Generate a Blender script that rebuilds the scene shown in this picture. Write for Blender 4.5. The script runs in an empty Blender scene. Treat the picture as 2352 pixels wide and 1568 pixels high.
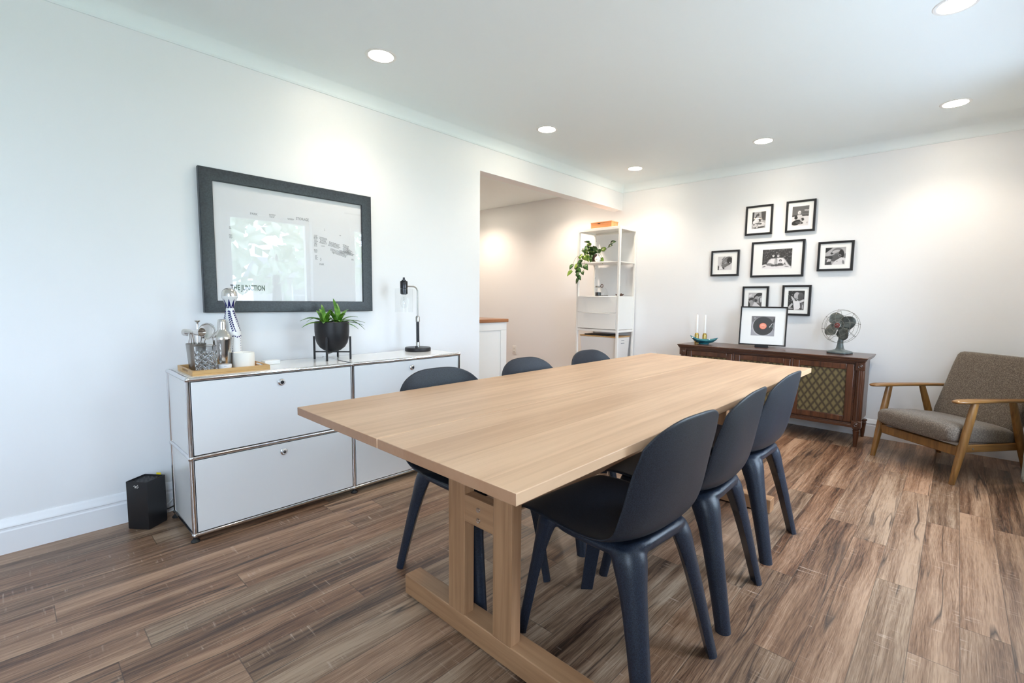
import bpy, bmesh, math, random
import numpy as np
from mathutils import Vector, Matrix
random.seed(7)
S = bpy.context.scene
COL = S.collection
PI = math.pi
def R(d): return math.radians(d)

# ------------------------------------------------------------------ camera, world, exposure
cam_d = bpy.data.cameras.new('camera'); cam = bpy.data.objects.new('camera', cam_d); COL.objects.link(cam)
cam_d.lens = 16.605; cam_d.sensor_width = 36; cam_d.shift_x = -0.01835; cam_d.shift_y = 0.000997
cam_d.clip_start = 0.05; cam_d.clip_end = 200
_yaw, _pitch, _roll = 0.7333999, 0.0909607, 0.0140782
_f = Vector((math.cos(_pitch)*math.cos(_yaw), math.cos(_pitch)*math.sin(_yaw), -math.sin(_pitch)))
_r = Vector((math.sin(_yaw), -math.cos(_yaw), 0)); _u = _r.cross(_f)
_r2 = math.cos(_roll)*_r + math.sin(_roll)*_u; _u2 = -math.sin(_roll)*_r + math.cos(_roll)*_u
M = Matrix((( _r2.x, _u2.x, -_f.x, -0.50544), (_r2.y, _u2.y, -_f.y, -2.45453), (_r2.z, _u2.z, -_f.z, 1.09869), (0, 0, 0, 1)))
cam.matrix_world = M
S.camera = cam
W = bpy.data.worlds.new('sky'); S.world = W; W.use_nodes = True
_bg = W.node_tree.nodes['Background']; _bg.inputs[0].default_value = (0.66, 0.82, 1.0, 1); _bg.inputs[1].default_value = 9.6
vs = S.view_settings; vs.view_transform = 'Standard'; vs.look = 'None'; vs.gamma = 1; vs.use_curve_mapping = False
vs.exposure = 0.80
S.cycles.use_denoising = True
S.cycles.max_bounces = 12; S.cycles.diffuse_bounces = 8; S.cycles.glossy_bounces = 6; S.cycles.transmission_bounces = 8
S.cycles.transparent_max_bounces = 12
S.cycles.sample_clamp_indirect = 8
S.cycles.caustics_reflective = False; S.cycles.caustics_refractive = False

YW, XB, YR, XN = 0.464, 4.26, -2.95, -2.7     # left wall, back wall, window wall, near wall
ZC, ZS = 2.42, 2.314                            # ceiling, seam under the cove
WINS = [(-2.15, -0.75, 0.70, 2.08), (1.25, 2.2, 0.50, 2.06), (2.78, 3.42, 0.50, 2.06)]   # x0,x1,z0,z1 in the window wall; first is unseen, added to light the foreground

# daylight portals in the window openings (they only guide sampling of the sky)
for i, (x0, x1, z0, z1) in enumerate(WINS):
    ld = bpy.data.lights.new('window_portal', 'AREA'); ld.shape = 'RECTANGLE'; ld.size = x1-x0; ld.size_y = z1-z0
    lo = bpy.data.objects.new('window_portal', ld); COL.objects.link(lo)
    lo.location = ((x0+x1)/2, YR-0.10, (z0+z1)/2); lo.rotation_euler = (R(90), 0, 0)
    ld.cycles.is_portal = True

# ------------------------------------------------------------------ materials
def nt(m): return m.node_tree
class NB:
    """small node building helper"""
    def __init__(s, m):
        m.use_nodes = True; s.t = m.node_tree; s.b = s.t.nodes['Principled BSDF']
    def n(s, typ, **kw):
        x = s.t.nodes.new(typ)
        for k, v in kw.items(): setattr(x, k, v)
        return x
    def l(s, a, b): s.t.links.new(a, b)
    def put(s, sock, v):
        if isinstance(v, bpy.types.NodeSocket): s.l(v, sock)
        else: sock.default_value = v
    def m(s, op, a, b=0.0, c=None):
        x = s.n('ShaderNodeMath', operation=op); s.put(x.inputs[0], a); s.put(x.inputs[1], b)
        if c is not None: s.put(x.inputs[2], c)
        return x.outputs[0]
    def xyz(s, a, b, c):
        x = s.n('ShaderNodeCombineXYZ'); s.put(x.inputs[0], a); s.put(x.inputs[1], b); s.put(x.inputs[2], c); return x.outputs[0]
    def sep(s, v):
        x = s.n('ShaderNodeSeparateXYZ'); s.l(v, x.inputs[0]); return x.outputs
    def obj(s): return s.n('ShaderNodeTexCoord').outputs['Object']
    def noise(s, v, scale=5, detail=3, rough=.5, dist=0):
        x = s.n('ShaderNodeTexNoise'); s.l(v, x.inputs['Vector'])
        x.inputs['Scale'].default_value = scale; x.inputs['Detail'].default_value = detail
        x.inputs['Roughness'].default_value = rough; x.inputs['Distortion'].default_value = dist
        return x.outputs['Fac']
    def mix(s, f, a, b, mode='MIX'):
        x = s.n('ShaderNodeMix', data_type='RGBA', blend_type=mode)
        s.put(x.inputs[0], f); s.put(x.inputs[6], a); s.put(x.inputs[7], b); return x.outputs[2]
    def ramp(s, f, pts):
        x = s.n('ShaderNodeValToRGB'); e = x.color_ramp.elements
        while len(e) < len(pts): e.new(.5)
        for i, (p, c) in enumerate(pts):
            e[i].position = p; e[i].color = c if len(c) == 4 else (*c, 1)
        s.l(f, x.inputs[0]); return x.outputs[0]
    def bump(s, h, st=.1, d=.01):
        x = s.n('ShaderNodeBump'); x.inputs['Strength'].default_value = st; x.inputs['Distance'].default_value = d
        s.l(h, x.inputs['Height']); s.l(x.outputs[0], s.b.inputs['Normal'])
def g(v): return (v, v, v, 1)
def mat(name, col, rough=.5, metal=0, **kw):
    m = bpy.data.materials.new(name); m.use_nodes = True; b = m.node_tree.nodes['Principled BSDF']
    b.inputs['Base Color'].default_value = (*col, 1) if len(col) == 3 else col
    b.inputs['Roughness'].default_value = rough; b.inputs['Metallic'].default_value = metal
    for k, v in kw.items(): b.inputs[k].default_value = v
    return m
def speckle(name, c1, c2, scale=300, rough=.5, bump=0.0, spec=None):
    m = mat(name, c1, rough); nb = NB(m)
    f = nb.noise(nb.obj(), scale, 2, .6)
    c = nb.ramp(f, [(.4, c1), (.62, c2)]); nb.l(c, nb.b.inputs['Base Color'])
    if bump: nb.bump(f, bump, .002)
    return m
def wood(name, dark, light, axis=0, sx=2.0, sy=38.0, rough=.45, plank=None, coat=0, end=0):
    """grain running along one local axis; plank = (cross axis, width) varies tone board by board"""
    m = mat(name, light, rough); nb = NB(m); o = nb.sep(nb.obj())
    sc = [sy, sy, sy]; sc[axis] = sx
    off = 0.0; pid = None
    if plank:
        ax, w = plank
        row = nb.m('FLOOR', nb.m('DIVIDE', nb.m('ADD', o[ax], 20.0), w))
        wn = nb.n('ShaderNodeTexWhiteNoise', noise_dimensions='1D'); nb.l(row, wn.inputs['W']); pid = wn.outputs['Value']
        off = nb.m('MULTIPLY', pid, 31.0)
    v = nb.xyz(nb.m('ADD', nb.m('MULTIPLY', o[0], sc[0]), off), nb.m('MULTIPLY', o[1], sc[1]), nb.m('MULTIPLY', o[2], sc[2]))
    f1 = nb.noise(v, 1.0, 5, .6, .6)
    sc2 = [sy*.18]*3; sc2[axis] = sx*.5
    v2 = nb.xyz(nb.m('ADD', nb.m('MULTIPLY', o[0], sc2[0]), off), nb.m('MULTIPLY', o[1], sc2[1]), nb.m('MULTIPLY', o[2], sc2[2]))
    f2 = nb.noise(v2, 1.0, 3, .5, 1.2)
    f = nb.m('ADD', nb.m('MULTIPLY', f1, .55), nb.m('MULTIPLY', f2, .45))
    if pid is not None: f = nb.m('ADD', f, nb.m('MULTIPLY', nb.m('SUBTRACT', pid, .5), .14))
    c = nb.ramp(f, [(.34, dark), (.62, light)])
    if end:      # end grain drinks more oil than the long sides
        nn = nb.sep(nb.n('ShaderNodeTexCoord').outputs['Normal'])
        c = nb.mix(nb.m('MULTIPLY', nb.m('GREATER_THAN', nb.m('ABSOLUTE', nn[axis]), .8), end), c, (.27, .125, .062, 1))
    nb.l(c, nb.b.inputs['Base Color'])
    nb.bump(f1, .06, .003)
    if coat: nb.b.inputs['Coat Weight'].default_value = coat; nb.b.inputs['Coat Roughness'].default_value = .15
    return m

M_wall = mat('wall_paint', (.84, .845, .86), .45)
nb = NB(M_wall); nb.bump(nb.noise(nb.obj(), 160, 3, .6), .04, .003)
M_hall = mat('hall_paint', (.83, .80, .77), .6)
M_ceil = mat('ceiling_paint', (.85, .91, .92), .8)
M_trim = mat('trim_paint', (.84, .85, .88), .3)

def floor_material():
    m = mat('laminate_floor', (.3, .2, .15), .38); nb = NB(m); o = nb.sep(nb.obj())
    PW, PL = .125, 1.22
    yy = nb.m('DIVIDE', nb.m('ADD', o[1], 10.0 + .036), PW); row = nb.m('FLOOR', yy); fy = nb.m('FRACT', yy)
    wn = nb.n('ShaderNodeTexWhiteNoise', noise_dimensions='1D'); nb.l(row, wn.inputs['W']); rr = wn.outputs['Value']
    xx = nb.m('ADD', nb.m('DIVIDE', nb.m('ADD', o[0], 20.0), PL), nb.m('MULTIPLY', rr, 7.3)); cl = nb.m('FLOOR', xx); fx = nb.m('FRACT', xx)
    w2 = nb.n('ShaderNodeTexWhiteNoise', noise_dimensions='2D'); nb.l(nb.xyz(row, cl, 0.0), w2.inputs['Vector']); pid = w2.outputs['Value']
    pc = nb.sep(w2.outputs['Color'])
    off = nb.m('MULTIPLY', pid, 60.0); off2 = nb.m('MULTIPLY', pc[1], 41.0)
    X = nb.m('ADD', o[0], off); Y = nb.m('ADD', o[1], off2)
    # long wandering streaks
    warp = nb.m('MULTIPLY', nb.m('SUBTRACT', nb.noise(nb.xyz(nb.m('MULTIPLY', X, 1.7), nb.m('MULTIPLY', Y, 4.5), 0.0), 1.0, 2, .45), .5), .06)
    Yw = nb.m('ADD', Y, warp)
    broad = nb.noise(nb.xyz(nb.m('MULTIPLY', X, .9), nb.m('MULTIPLY', Yw, 13.0), 1.7), 1.0, 4, .55)
    fine = nb.noise(nb.xyz(nb.m('MULTIPLY', X, 2.0), nb.m('MULTIPLY', Yw, 85.0), 4.1), 1.0, 5, .68)
    vfine = nb.noise(nb.xyz(nb.m('MULTIPLY', X, 14.0), nb.m('MULTIPLY', Y, 330.0), 9.1), 1.0, 3, .6)
    t = nb.m('ADD', nb.m('ADD', nb.m('MULTIPLY', broad, .56), nb.m('MULTIPLY', fine, .40)), nb.m('MULTIPLY', nb.m('SUBTRACT', vfine, .35), .30))
    t = nb.m('ADD', t, nb.m('MULTIPLY', nb.m('SUBTRACT', pid, .5), .11))
    base = nb.ramp(t, [(.34, (.022, .010, .006)), (.42, (.095, .048, .028)), (.51, (.205, .117, .070)), (.66, (.40, .268, .180))])
    # reddish / grey drift between boards
    tint = nb.mix(pc[2], (1.06, .96, .90, 1), (.95, 1.02, 1.05, 1)); base = nb.mix(1.0, base, tint, 'MULTIPLY')
    # dark cracks along the grain
    cr = nb.noise(nb.xyz(nb.m('MULTIPLY', X, .38), nb.m('MULTIPLY', Yw, 7.5), 22.0), 1.0, 3, .5)
    crk = nb.m('ABSOLUTE', nb.m('SUBTRACT', cr, .5)); msk = nb.noise(nb.xyz(nb.m('MULTIPLY', X, 1.9), nb.m('MULTIPLY', Y, 5.0), 3.0), 1.0, 2, .5)
    crf = nb.m('MULTIPLY', nb.m('SUBTRACT', 1.0, nb.m('MINIMUM', nb.m('DIVIDE', crk, .014), 1.0)), nb.m('MINIMUM', nb.m('MAXIMUM', nb.m('MULTIPLY', nb.m('SUBTRACT', msk, .46), 9.0), 0.0), 1.0))
    base = nb.mix(nb.m('MULTIPLY', crf, .9), base, (.035, .022, .018, 1))
    # knots
    vo = nb.n('ShaderNodeTexVoronoi', feature='F1'); nb.l(nb.xyz(nb.m('MULTIPLY', X, 2.0), nb.m('MULTIPLY', Y, 4.6), 0.0), vo.inputs['Vector']); vo.inputs['Scale'].default_value = 1.0
    dd = nb.m('ADD', vo.outputs['Distance'], nb.m('MULTIPLY', nb.m('SUBTRACT', fine, .5), .12))
    kn = nb.m('SUBTRACT', 1.0, nb.m('MINIMUM', nb.m('DIVIDE', nb.m('MAXIMUM', dd, 0.0), .085), 1.0))
    base = nb.mix(nb.m('MULTIPLY', kn, .85), base, (.04, .024, .018, 1))
    ring = nb.m('SINE', nb.m('MULTIPLY', dd, 85.0)); rm = nb.m('SUBTRACT', 1.0, nb.m('MINIMUM', nb.m('DIVIDE', dd, .30), 1.0))
    base = nb.mix(nb.m('MULTIPLY', nb.m('MULTIPLY', nb.m('MAXIMUM', ring, 0.0), rm), .5), base, (.11, .068, .05, 1))
    # pale saw marks across the boards
    saw = nb.noise(nb.xyz(nb.m('MULTIPLY', X, 95.0), nb.m('MULTIPLY', Y, 7.0), 2.0), 1.0, 2, .5)
    sawm = nb.noise(nb.xyz(nb.m('MULTIPLY', X, 4.5), nb.m('MULTIPLY', Y, 14.0), 12.0), 1.0, 2, .5)
    sf = nb.m('MULTIPLY', nb.m('MINIMUM', nb.m('MAXIMUM', nb.m('MULTIPLY', nb.m('SUBTRACT', saw, .60), 7.0), 0.0), 1.0), nb.m('MINIMUM', nb.m('MAXIMUM', nb.m('MULTIPLY', nb.m('SUBTRACT', sawm, .5), 6.0), 0.0), 1.0))
    base = nb.mix(nb.m('MULTIPLY', sf, .55), base, (.66, .52, .42, 1))
    # joints
    ey = nb.m('MINIMUM', fy, nb.m('SUBTRACT', 1.0, fy)); jy = nb.m('LESS_THAN', ey, .010)
    ex = nb.m('MINIMUM', fx, nb.m('SUBTRACT', 1.0, fx)); jx = nb.m('LESS_THAN', ex, .0011)
    base = nb.mix(nb.m('MULTIPLY', nb.m('MAXIMUM', jy, jx), .6), base, (.05, .034, .027, 1))
    nb.l(base, nb.b.inputs['Base Color'])
    rg = nb.m('ADD', .30, nb.m('MULTIPLY', fine, .16)); nb.l(rg, nb.b.inputs['Roughness'])
    h = nb.m('SUBTRACT', nb.m('ADD', nb.m('MULTIPLY', fine, .5), nb.m('MULTIPLY', vfine, .3)), nb.m('MULTIPLY', nb.m('MAXIMUM', jy, jx), 1.0))
    nb.bump(h, .25, .0025)
    return m
M_floor = floor_material()
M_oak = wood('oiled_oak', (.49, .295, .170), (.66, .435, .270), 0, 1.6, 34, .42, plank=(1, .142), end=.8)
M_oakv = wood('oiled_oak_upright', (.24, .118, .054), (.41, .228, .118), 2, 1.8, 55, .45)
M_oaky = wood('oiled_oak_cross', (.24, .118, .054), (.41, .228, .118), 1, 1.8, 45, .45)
M_walnut = wood('dark_walnut', (.024, .008, .004), (.100, .034, .014), 1, 2.5, 50, .32, coat=.3)
M_walnutv = wood('dark_walnut_upright', (.026, .008, .003), (.115, .038, .015), 2, 2.5, 60, .35, coat=.3)
M_chairwood = wood('armchair_wood', (.11, .046, .010), (.25, .118, .028), 2, 3, 60, .38, coat=.3)
M_chairwoody = wood('armchair_wood_rail', (.11, .046, .010), (.25, .118, .028), 1, 3, 60, .38, coat=.3)
M_bamboo = wood('bamboo', (.50, .28, .10), (.70, .44, .19), 0, 3, 60, .4)
M_pine = wood('orange_pine', (.55, .20, .07), (.80, .34, .14), 1, 3, 50, .5)
M_countertop = wood('counter_wood', (.20, .07, .025), (.42, .18, .075), 0, 3, 50, .35)
M_shell = speckle('recycled_plastic_shell', (.007, .0085, .013, 1), (.020, .025, .037, 1), 420, .45, .05)
M_base = speckle('recycled_plastic_base', (.008, .011, .018, 1), (.022, .030, .050, 1), 420, .38, .05)
for m_ in (M_shell, M_base): m_.node_tree.nodes['Principled BSDF'].inputs['Specular IOR Level'].default_value = .38
M_enamel = mat('white_enamel', (.80, .80, .80), .14)
M_chrome = mat('chrome', (.80, .80, .82), .12, 1)
M_steel = mat('polished_steel', (.72, .69, .66), .16, 1)
M_brushed = mat('brushed_nickel', (.40, .385, .36), .3, 1)
M_rubber = mat('black_rubber', (.012, .012, .013), .6)
M_black = mat('black_lacquer', (.012, .012, .014), .35)
M_blacksatin = mat('black_satin_metal', (.018, .017, .019), .42, .3)
M_gunmetal = mat('gunmetal', (.05, .05, .055), .25, .9)
M_bigframe = speckle('charcoal_frame', (.018, .023, .030, 1), (.032, .040, .050, 1), 120, .36)
M_mat = mat('white_mat_board', (.88, .88, .87), .7)
M_paper = mat('poster_paper', (.82, .82, .84), .6)
M_ink = mat('poster_ink', (.06, .065, .075), .6)
M_inkg = mat('poster_ink_grey', (.30, .30, .31), .6)
M_white = mat('white_lacquer', (.82, .82, .80), .35)
M_whitemetal = mat('white_powdercoat', (.82, .81, .78), .4)
M_canvas = mat('white_canvas', (.78, .76, .74), .8)
M_plastic = mat('white_plastic', (.82, .82, .80), .35)
M_leaf = speckle('fresh_green_leaf', (.035, .14, .008, 1), (.14, .32, .03, 1), 30, .38)
M_leafd = speckle('dark_green_leaf', (.012, .055, .010, 1), (.06, .16, .03, 1), 25, .35)
M_leafy = speckle('yellow_green_leaf', (.10, .20, .02, 1), (.25, .38, .06, 1), 25, .35)
M_vine = mat('vine_stem', (.12, .08, .03), .6)
M_soil = speckle('potting_soil', (.02, .013, .009, 1), (.07, .045, .03, 1), 200, .9, .3)
M_terra = mat('copper_brown_pot', (.13, .05, .028), .45)
M_ceramic = mat('white_ceramic', (.84, .84, .84), .18)
M_cobalt = mat('cobalt_glaze', (.012, .012, .12), .2)
M_wax = mat('candle_wax', (.86, .83, .76), .5)
M_waxw = mat('white_candle_wax', (.88, .88, .87), .4)
M_brass = mat('brass', (.55, .40, .12), .22, 1)
M_teal = speckle('teal_glaze', (.012, .10, .14, 1), (.04, .20, .24, 1), 14, .12)
M_fan = speckle('grey_green_enamel', (.085, .105, .105, 1), (.12, .145, .145, 1), 30, .3)
M_fanb = speckle('worn_blade_metal', (.05, .058, .055, 1), (.11, .125, .12, 1), 26, .36)
M_wire = mat('cage_wire', (.22, .215, .20), .35, .8)
M_red = mat('red_badge', (.14, .03, .028), .4)
M_yellow = mat('yellow_tape', (.80, .62, .02), .5)
M_cablew = mat('white_cable', (.75, .76, .76), .45)
M_fabric = speckle('curtain_linen', (.55, .60, .56, 1), (.68, .72, .68, 1), 150, .85)
def tweed():
    m = mat('brown_tweed', (.15, .12, .1), .9); nb = NB(m); o = nb.sep(nb.obj())
    a = nb.noise(nb.xyz(nb.m('MULTIPLY', o[0], 420.0), nb.m('MULTIPLY', o[1], 130.0), nb.m('MULTIPLY', o[2], 130.0)), 1.0, 3, .7)
    b = nb.noise(nb.xyz(nb.m('MULTIPLY', o[0], 130.0), nb.m('MULTIPLY', o[1], 400.0), nb.m('MULTIPLY', o[2], 400.0)), 1.0, 3, .7)
    f = nb.m('ADD', nb.m('MULTIPLY', a, .5), nb.m('MULTIPLY', b, .5))
    c = nb.ramp(f, [(.38, (.036, .026, .019, 1)), (.50, (.105, .080, .060, 1)), (.62, (.26, .215, .175, 1))]); nb.l(c, nb.b.inputs['Base Color'])
    nb.bump(f, .5, .003); nb.b.inputs['Sheen Weight'].default_value = .2
    return m
M_tweed = tweed()
def grille():
    """gold damask weave: ogee leaf medallions in a dark diamond lattice"""
    m = mat('grille_cloth', (.2, .15, .05), .6); nb = NB(m); o = nb.sep(nb.obj())
    u = nb.m('DIVIDE', o[1], .052); v = nb.m('DIVIDE', o[2], .080)
    wob = nb.m('MULTIPLY', nb.m('SINE', nb.m('MULTIPLY', v, 2*PI)), .0)
    a = nb.m('ADD', nb.m('ADD', u, v), wob); b = nb.m('SUBTRACT', nb.m('ADD', u, wob), v)
    fa = nb.m('ABSOLUTE', nb.m('SUBTRACT', nb.m('FRACT', a), .5)); fb = nb.m('ABSOLUTE', nb.m('SUBTRACT', nb.m('FRACT', b), .5))
    d = nb.m('MAXIMUM', fa, fb)          # 0 centre .. .5 lattice
    rib = nb.m('ABSOLUTE', nb.m('SINE', nb.m('MULTIPLY', o[1], 2*PI/.013)))
    leaf = nb.ramp(nb.m('SUBTRACT', d, nb.m('MULTIPLY', rib, .10)), [(.16, (.16, .12, .046, 1)), (.34, (.055, .037, .013, 1)), (.38, (.018, .010, .005, 1)), (.45, (.045, .024, .009, 1))])
    n = nb.noise(nb.obj(), 500, 2, .6)
    c = nb.mix(nb.m('MULTIPLY', n, .35), leaf, (.09, .06, .02, 1)); nb.l(c, nb.b.inputs['Base Color'])
    return m
M_grille = grille()
def glass_thin(name, refl=1.0, tint=(1, 1, 1)):
    m = bpy.data.materials.new(name); m.use_nodes = True; t = m.node_tree; t.nodes.clear()
    out = t.nodes.new('ShaderNodeOutputMaterial'); mx = t.nodes.new('ShaderNodeMixShader')
    tr = t.nodes.new('ShaderNodeBsdfTransparent'); tr.inputs[0].default_value = (*tint, 1)
    gl = t.nodes.new('ShaderNodeBsdfGlossy'); gl.inputs['Roughness'].default_value = 0.0
    lw = t.nodes.new('ShaderNodeLayerWeight'); lw.inputs['Blend'].default_value = .5      # Schlick reflectance, the same from both sides of the pane
    pw = t.nodes.new('ShaderNodeMath'); pw.operation = 'POWER'; pw.inputs[1].default_value = 5
    fr = t.nodes.new('ShaderNodeMath'); fr.operation = 'MULTIPLY_ADD'; fr.inputs[1].default_value = .95; fr.inputs[2].default_value = .045
    t.links.new(lw.outputs['Facing'], pw.inputs[0]); t.links.new(pw.outputs[0], fr.inputs[0])
    mu = t.nodes.new('ShaderNodeMath'); mu.operation = 'MULTIPLY'; mu.inputs[1].default_value = refl; mu.use_clamp = True
    t.links.new(fr.outputs[0], mu.inputs[0]); t.links.new(mu.outputs[0], mx.inputs[0])
    t.links.new(tr.outputs[0], mx.inputs[1]); t.links.new(gl.outputs[0], mx.inputs[2]); t.links.new(mx.outputs[0], out.inputs[0])
    return m
M_pane = glass_thin('window_glass', 1.0)
M_picglass = glass_thin('picture_glass', 1.5)
M_smallglass = glass_thin('small_picture_glass', .5)
M_thin = glass_thin('clear_thin_glass', .45, (.98, .985, .985))
M_crystal = mat('cut_crystal', (.95, .96, .96), .02, 0, **{'Transmission Weight': 1.0, 'IOR': 1.5})
M_crystal.node_tree.nodes['Principled BSDF'].inputs['Base Color'].default_value = (.80, .81, .82, 1)
def emit(name, col, st):
    m = bpy.data.materials.new(name); m.use_nodes = True; b = m.node_tree.nodes['Principled BSDF']
    b.inputs['Base Color'].default_value = (1, 1, 1, 1); b.inputs['Emission Color'].default_value = (*col, 1); b.inputs['Emission Strength'].default_value = st
    return m
M_lamp = emit('downlight_diffuser', (1, .88, .70), 40)
M_print = bpy.data.materials.new('print_tones'); nb = NB(M_print)
_va = nb.n('ShaderNodeVertexColor', layer_name='tone'); nb.l(_va.outputs[0], nb.b.inputs['Base Color']); nb.b.inputs['Roughness'].default_value = .6

# ------------------------------------------------------------------ mesh helpers
class MB:
    def __init__(s): s.v = []; s.f = []; s.c = []; s.col = None
    def add(s, vs, fs, M4=None):
        k = len(s.v)
        for p in vs: s.v.append(tuple(M4 @ Vector(p)) if M4 is not None else tuple(p))
        for f in fs: s.f.append(tuple(i+k for i in f)); s.c.append(s.col)
        return s
    def box(s, x0, x1, y0, y1, z0, z1, M4=None):
        v = [(x, y, z) for x in (x0, x1) for y in (y0, y1) for z in (z0, z1)]
        return s.add(v, [(0, 1, 3, 2), (4, 6, 7, 5), (0, 4, 5, 1), (2, 3, 7, 6), (0, 2, 6, 4), (1, 5, 7, 3)], M4)
    def prism(s, pts, z0, z1, M4=None):
        n = len(pts); v = [(x, y, z0) for x, y in pts] + [(x, y, z1) for x, y in pts]
        f = [tuple(reversed(range(n))), tuple(range(n, 2*n))] + [(i, (i+1) % n, n+(i+1) % n, n+i) for i in range(n)]
        return s.add(v, f, M4)
    def loft(s, rings, cap=True, closed=True, M4=None):
        n = len(rings[0]); v = [p for r in rings for p in r]; f = []
        for j in range(len(rings)-1):
            for i in range(n if closed else n-1):
                a = j*n+i; b = j*n+(i+1) % n; f.append((a, b, b+n, a+n))
        if cap: f.append(tuple(reversed(range(n)))); f.append(tuple(range(len(v)-n, len(v))))
        return s.add(v, f, M4)
    def lathe(s, prof, n=32, c=(0, 0, 0), cap=True, M4=None):
        rings = [[(c[0]+r*math.cos(2*PI*i/n), c[1]+r*math.sin(2*PI*i/n), c[2]+z) for i in range(n)] for r, z in prof]
        return s.loft(rings, cap, True, M4)
    def tube(s, pts, r, n=10, closed=False, cap=True):
        P = [Vector(p) for p in pts]; m = len(P); rings = []; nrm = None
        for i, p in enumerate(P):
            if closed: t = (P[(i+1) % m]-P[i-1]).normalized()
            else: t = (P[min(i+1, m-1)]-P[max(i-1, 0)]).normalized()
            if nrm is None:
                nrm = t.cross(Vector((0, 0, 1)));
                if nrm.length < .1: nrm = t.cross(Vector((1, 0, 0)))
                nrm.normalize()
            nrm = (nrm - t*nrm.dot(t)).normalized(); bn = t.cross(nrm)
            rr = r[i] if isinstance(r, (list, tuple)) else r
            rings.append([tuple(p + (nrm*math.cos(2*PI*k/n)+bn*math.sin(2*PI*k/n))*rr) for k in range(n)])
        if closed: rings.append(rings[0]); return s.loft(rings, False)
        return s.loft(rings, cap)
    def ball(s, c, r, n=16, sz=1.0):
        prof = [(max(r*math.sin(PI*i/(n//2)), 1e-4), -r*sz*math.cos(PI*i/(n//2))) for i in range(n//2+1)]
        return s.lathe(prof, n, c)
    def mesh(s, name, ms, sharp=38):
        me = bpy.data.meshes.new(name); me.from_pydata(s.v, [], s.f); me.materials.append(ms)
        if any(c is not None for c in s.c):
            ca = me.color_attributes.new('tone', 'FLOAT_COLOR', 'CORNER'); i = 0
            for p, c in zip(me.polygons, s.c):
                for _ in p.loop_indices: ca.data[i].color = (*(c or (1, 1, 1)), 1); i += 1
        bm = bmesh.new(); bm.from_mesh(me)
        if all(c is None for c in s.c): bmesh.ops.recalc_face_normals(bm, faces=bm.faces)
        for e in bm.edges:
            e.smooth = not (len(e.link_faces) == 2 and e.calc_face_angle(0) > R(sharp))
        for f in bm.faces: f.smooth = True
        bm.to_mesh(me); bm.free(); return me
    def build(s, name, ms, parent=None, bevel=0, seg=2, sub=0, sharp=38, label=None, solid=0):
        o = bpy.data.objects.new(name, s.mesh(name, ms, sharp)); COL.objects.link(o)
        if parent is not None: o.parent = parent
        if label: o['label'] = label
        if solid: m = o.modifiers.new('solid', 'SOLIDIFY'); m.thickness = solid; m.offset = 0
        if bevel: m = o.modifiers.new('bevel', 'BEVEL'); m.width = bevel; m.segments = seg; m.limit_method = 'ANGLE'; m.angle_limit = R(35)
        if sub: m = o.modifiers.new('sub', 'SUBSURF'); m.levels = sub; m.render_levels = sub
        return o
def thing(name, label, cat, loc=(0, 0, 0), rz=0, group=None, rot=None):
    o = bpy.data.objects.new(name, None); COL.objects.link(o); o.empty_display_size = .05
    o.location = loc; o.rotation_euler = rot if rot else (0, 0, rz)
    o['label'] = label; o['category'] = cat
    if group: o['group'] = group
    return o
def tag(o, label, cat, group=None, kind=None):
    o['label'] = label; o['category'] = cat
    if group: o['group'] = group
    if kind: o['kind'] = kind
    return o
def struct(o): o['kind'] = 'structure'; return o
def dup(root, loc, rz, label, group=None):
    r = root.copy(); COL.objects.link(r); r.location = loc; r.rotation_euler = (0, 0, rz); r['label'] = label
    if group: r['group'] = group
    for ch in list(root.children):
        c = ch.copy(); COL.objects.link(c); c.parent = r
        for gch in list(ch.children):
            d = gch.copy(); COL.objects.link(d); d.parent = c
    return r
def text_mesh(body, size, xs=1.0, bold=.0):
    cu = bpy.data.curves.new('t', 'FONT'); cu.body = body; cu.size = size; cu.resolution_u = 4; cu.offset = bold*size
    ob = bpy.data.objects.new('t', cu); COL.objects.link(ob)
    dg = bpy.context.evaluated_depsgraph_get(); me = bpy.data.meshes.new_from_object(ob.evaluated_get(dg))
    vs = [(v.co.x*xs, v.co.y) for v in me.vertices]; fs = [tuple(p.vertices) for p in me.polygons]
    bpy.data.objects.remove(ob); bpy.data.curves.remove(cu); bpy.data.meshes.remove(me)
    return vs, fs
def arc(cx, cz, r, a0, a1, n): return [(cx+r*math.cos(R(a0+(a1-a0)*i/n)), cz+r*math.sin(R(a0+(a1-a0)*i/n))) for i in range(n+1)]

# ================================================================== ROOM SHELL
YH = 3.35; TH = .12; XO = 2.098; ZO = 2.119; ZH = 2.39
struct(MB().box(XN-.3, XB+.3, YR-.3, YH+.3, -.05, 0).build('floor', M_floor))
m = MB(); m.box(XN, XO, YW, YW+TH, 0, ZC+.05); m.box(XO, XB, YW, YW+TH, ZO, ZC+.05)
struct(m.build('wall_left', M_wall))
struct(MB().box(XB, XB+.12, YR-.2, YH+.2, 0, ZC+.05).build('wall_back', M_wall))
struct(MB().box(XN-.12, XN, YR-.2, YH+.2, 0, ZC+.05).build('wall_near', M_wall))
struct(MB().box(XN-.12, XB+.12, YH, YH+.12, 0, ZC+.05).build('wall_hall', M_hall))
struct(MB().box(XO-.6, XO-.48, YW+TH, YH, 0, ZC+.05).build('wall_hall_side', M_hall))
m = MB(); xs = [XN-.12] + [v for w in WINS for v in w[:2]] + [XB+.12]
for i in range(0, len(xs), 2): m.box(xs[i], xs[i+1], YR-.16, YR, 0, ZC+.05)
for x0, x1, z0, z1 in WINS: m.box(x0, x1, YR-.16, YR, 0, z0); m.box(x0, x1, YR-.16, YR, z1, ZC+.05)
struct(m.build('wall_right', M_wall))
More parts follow.
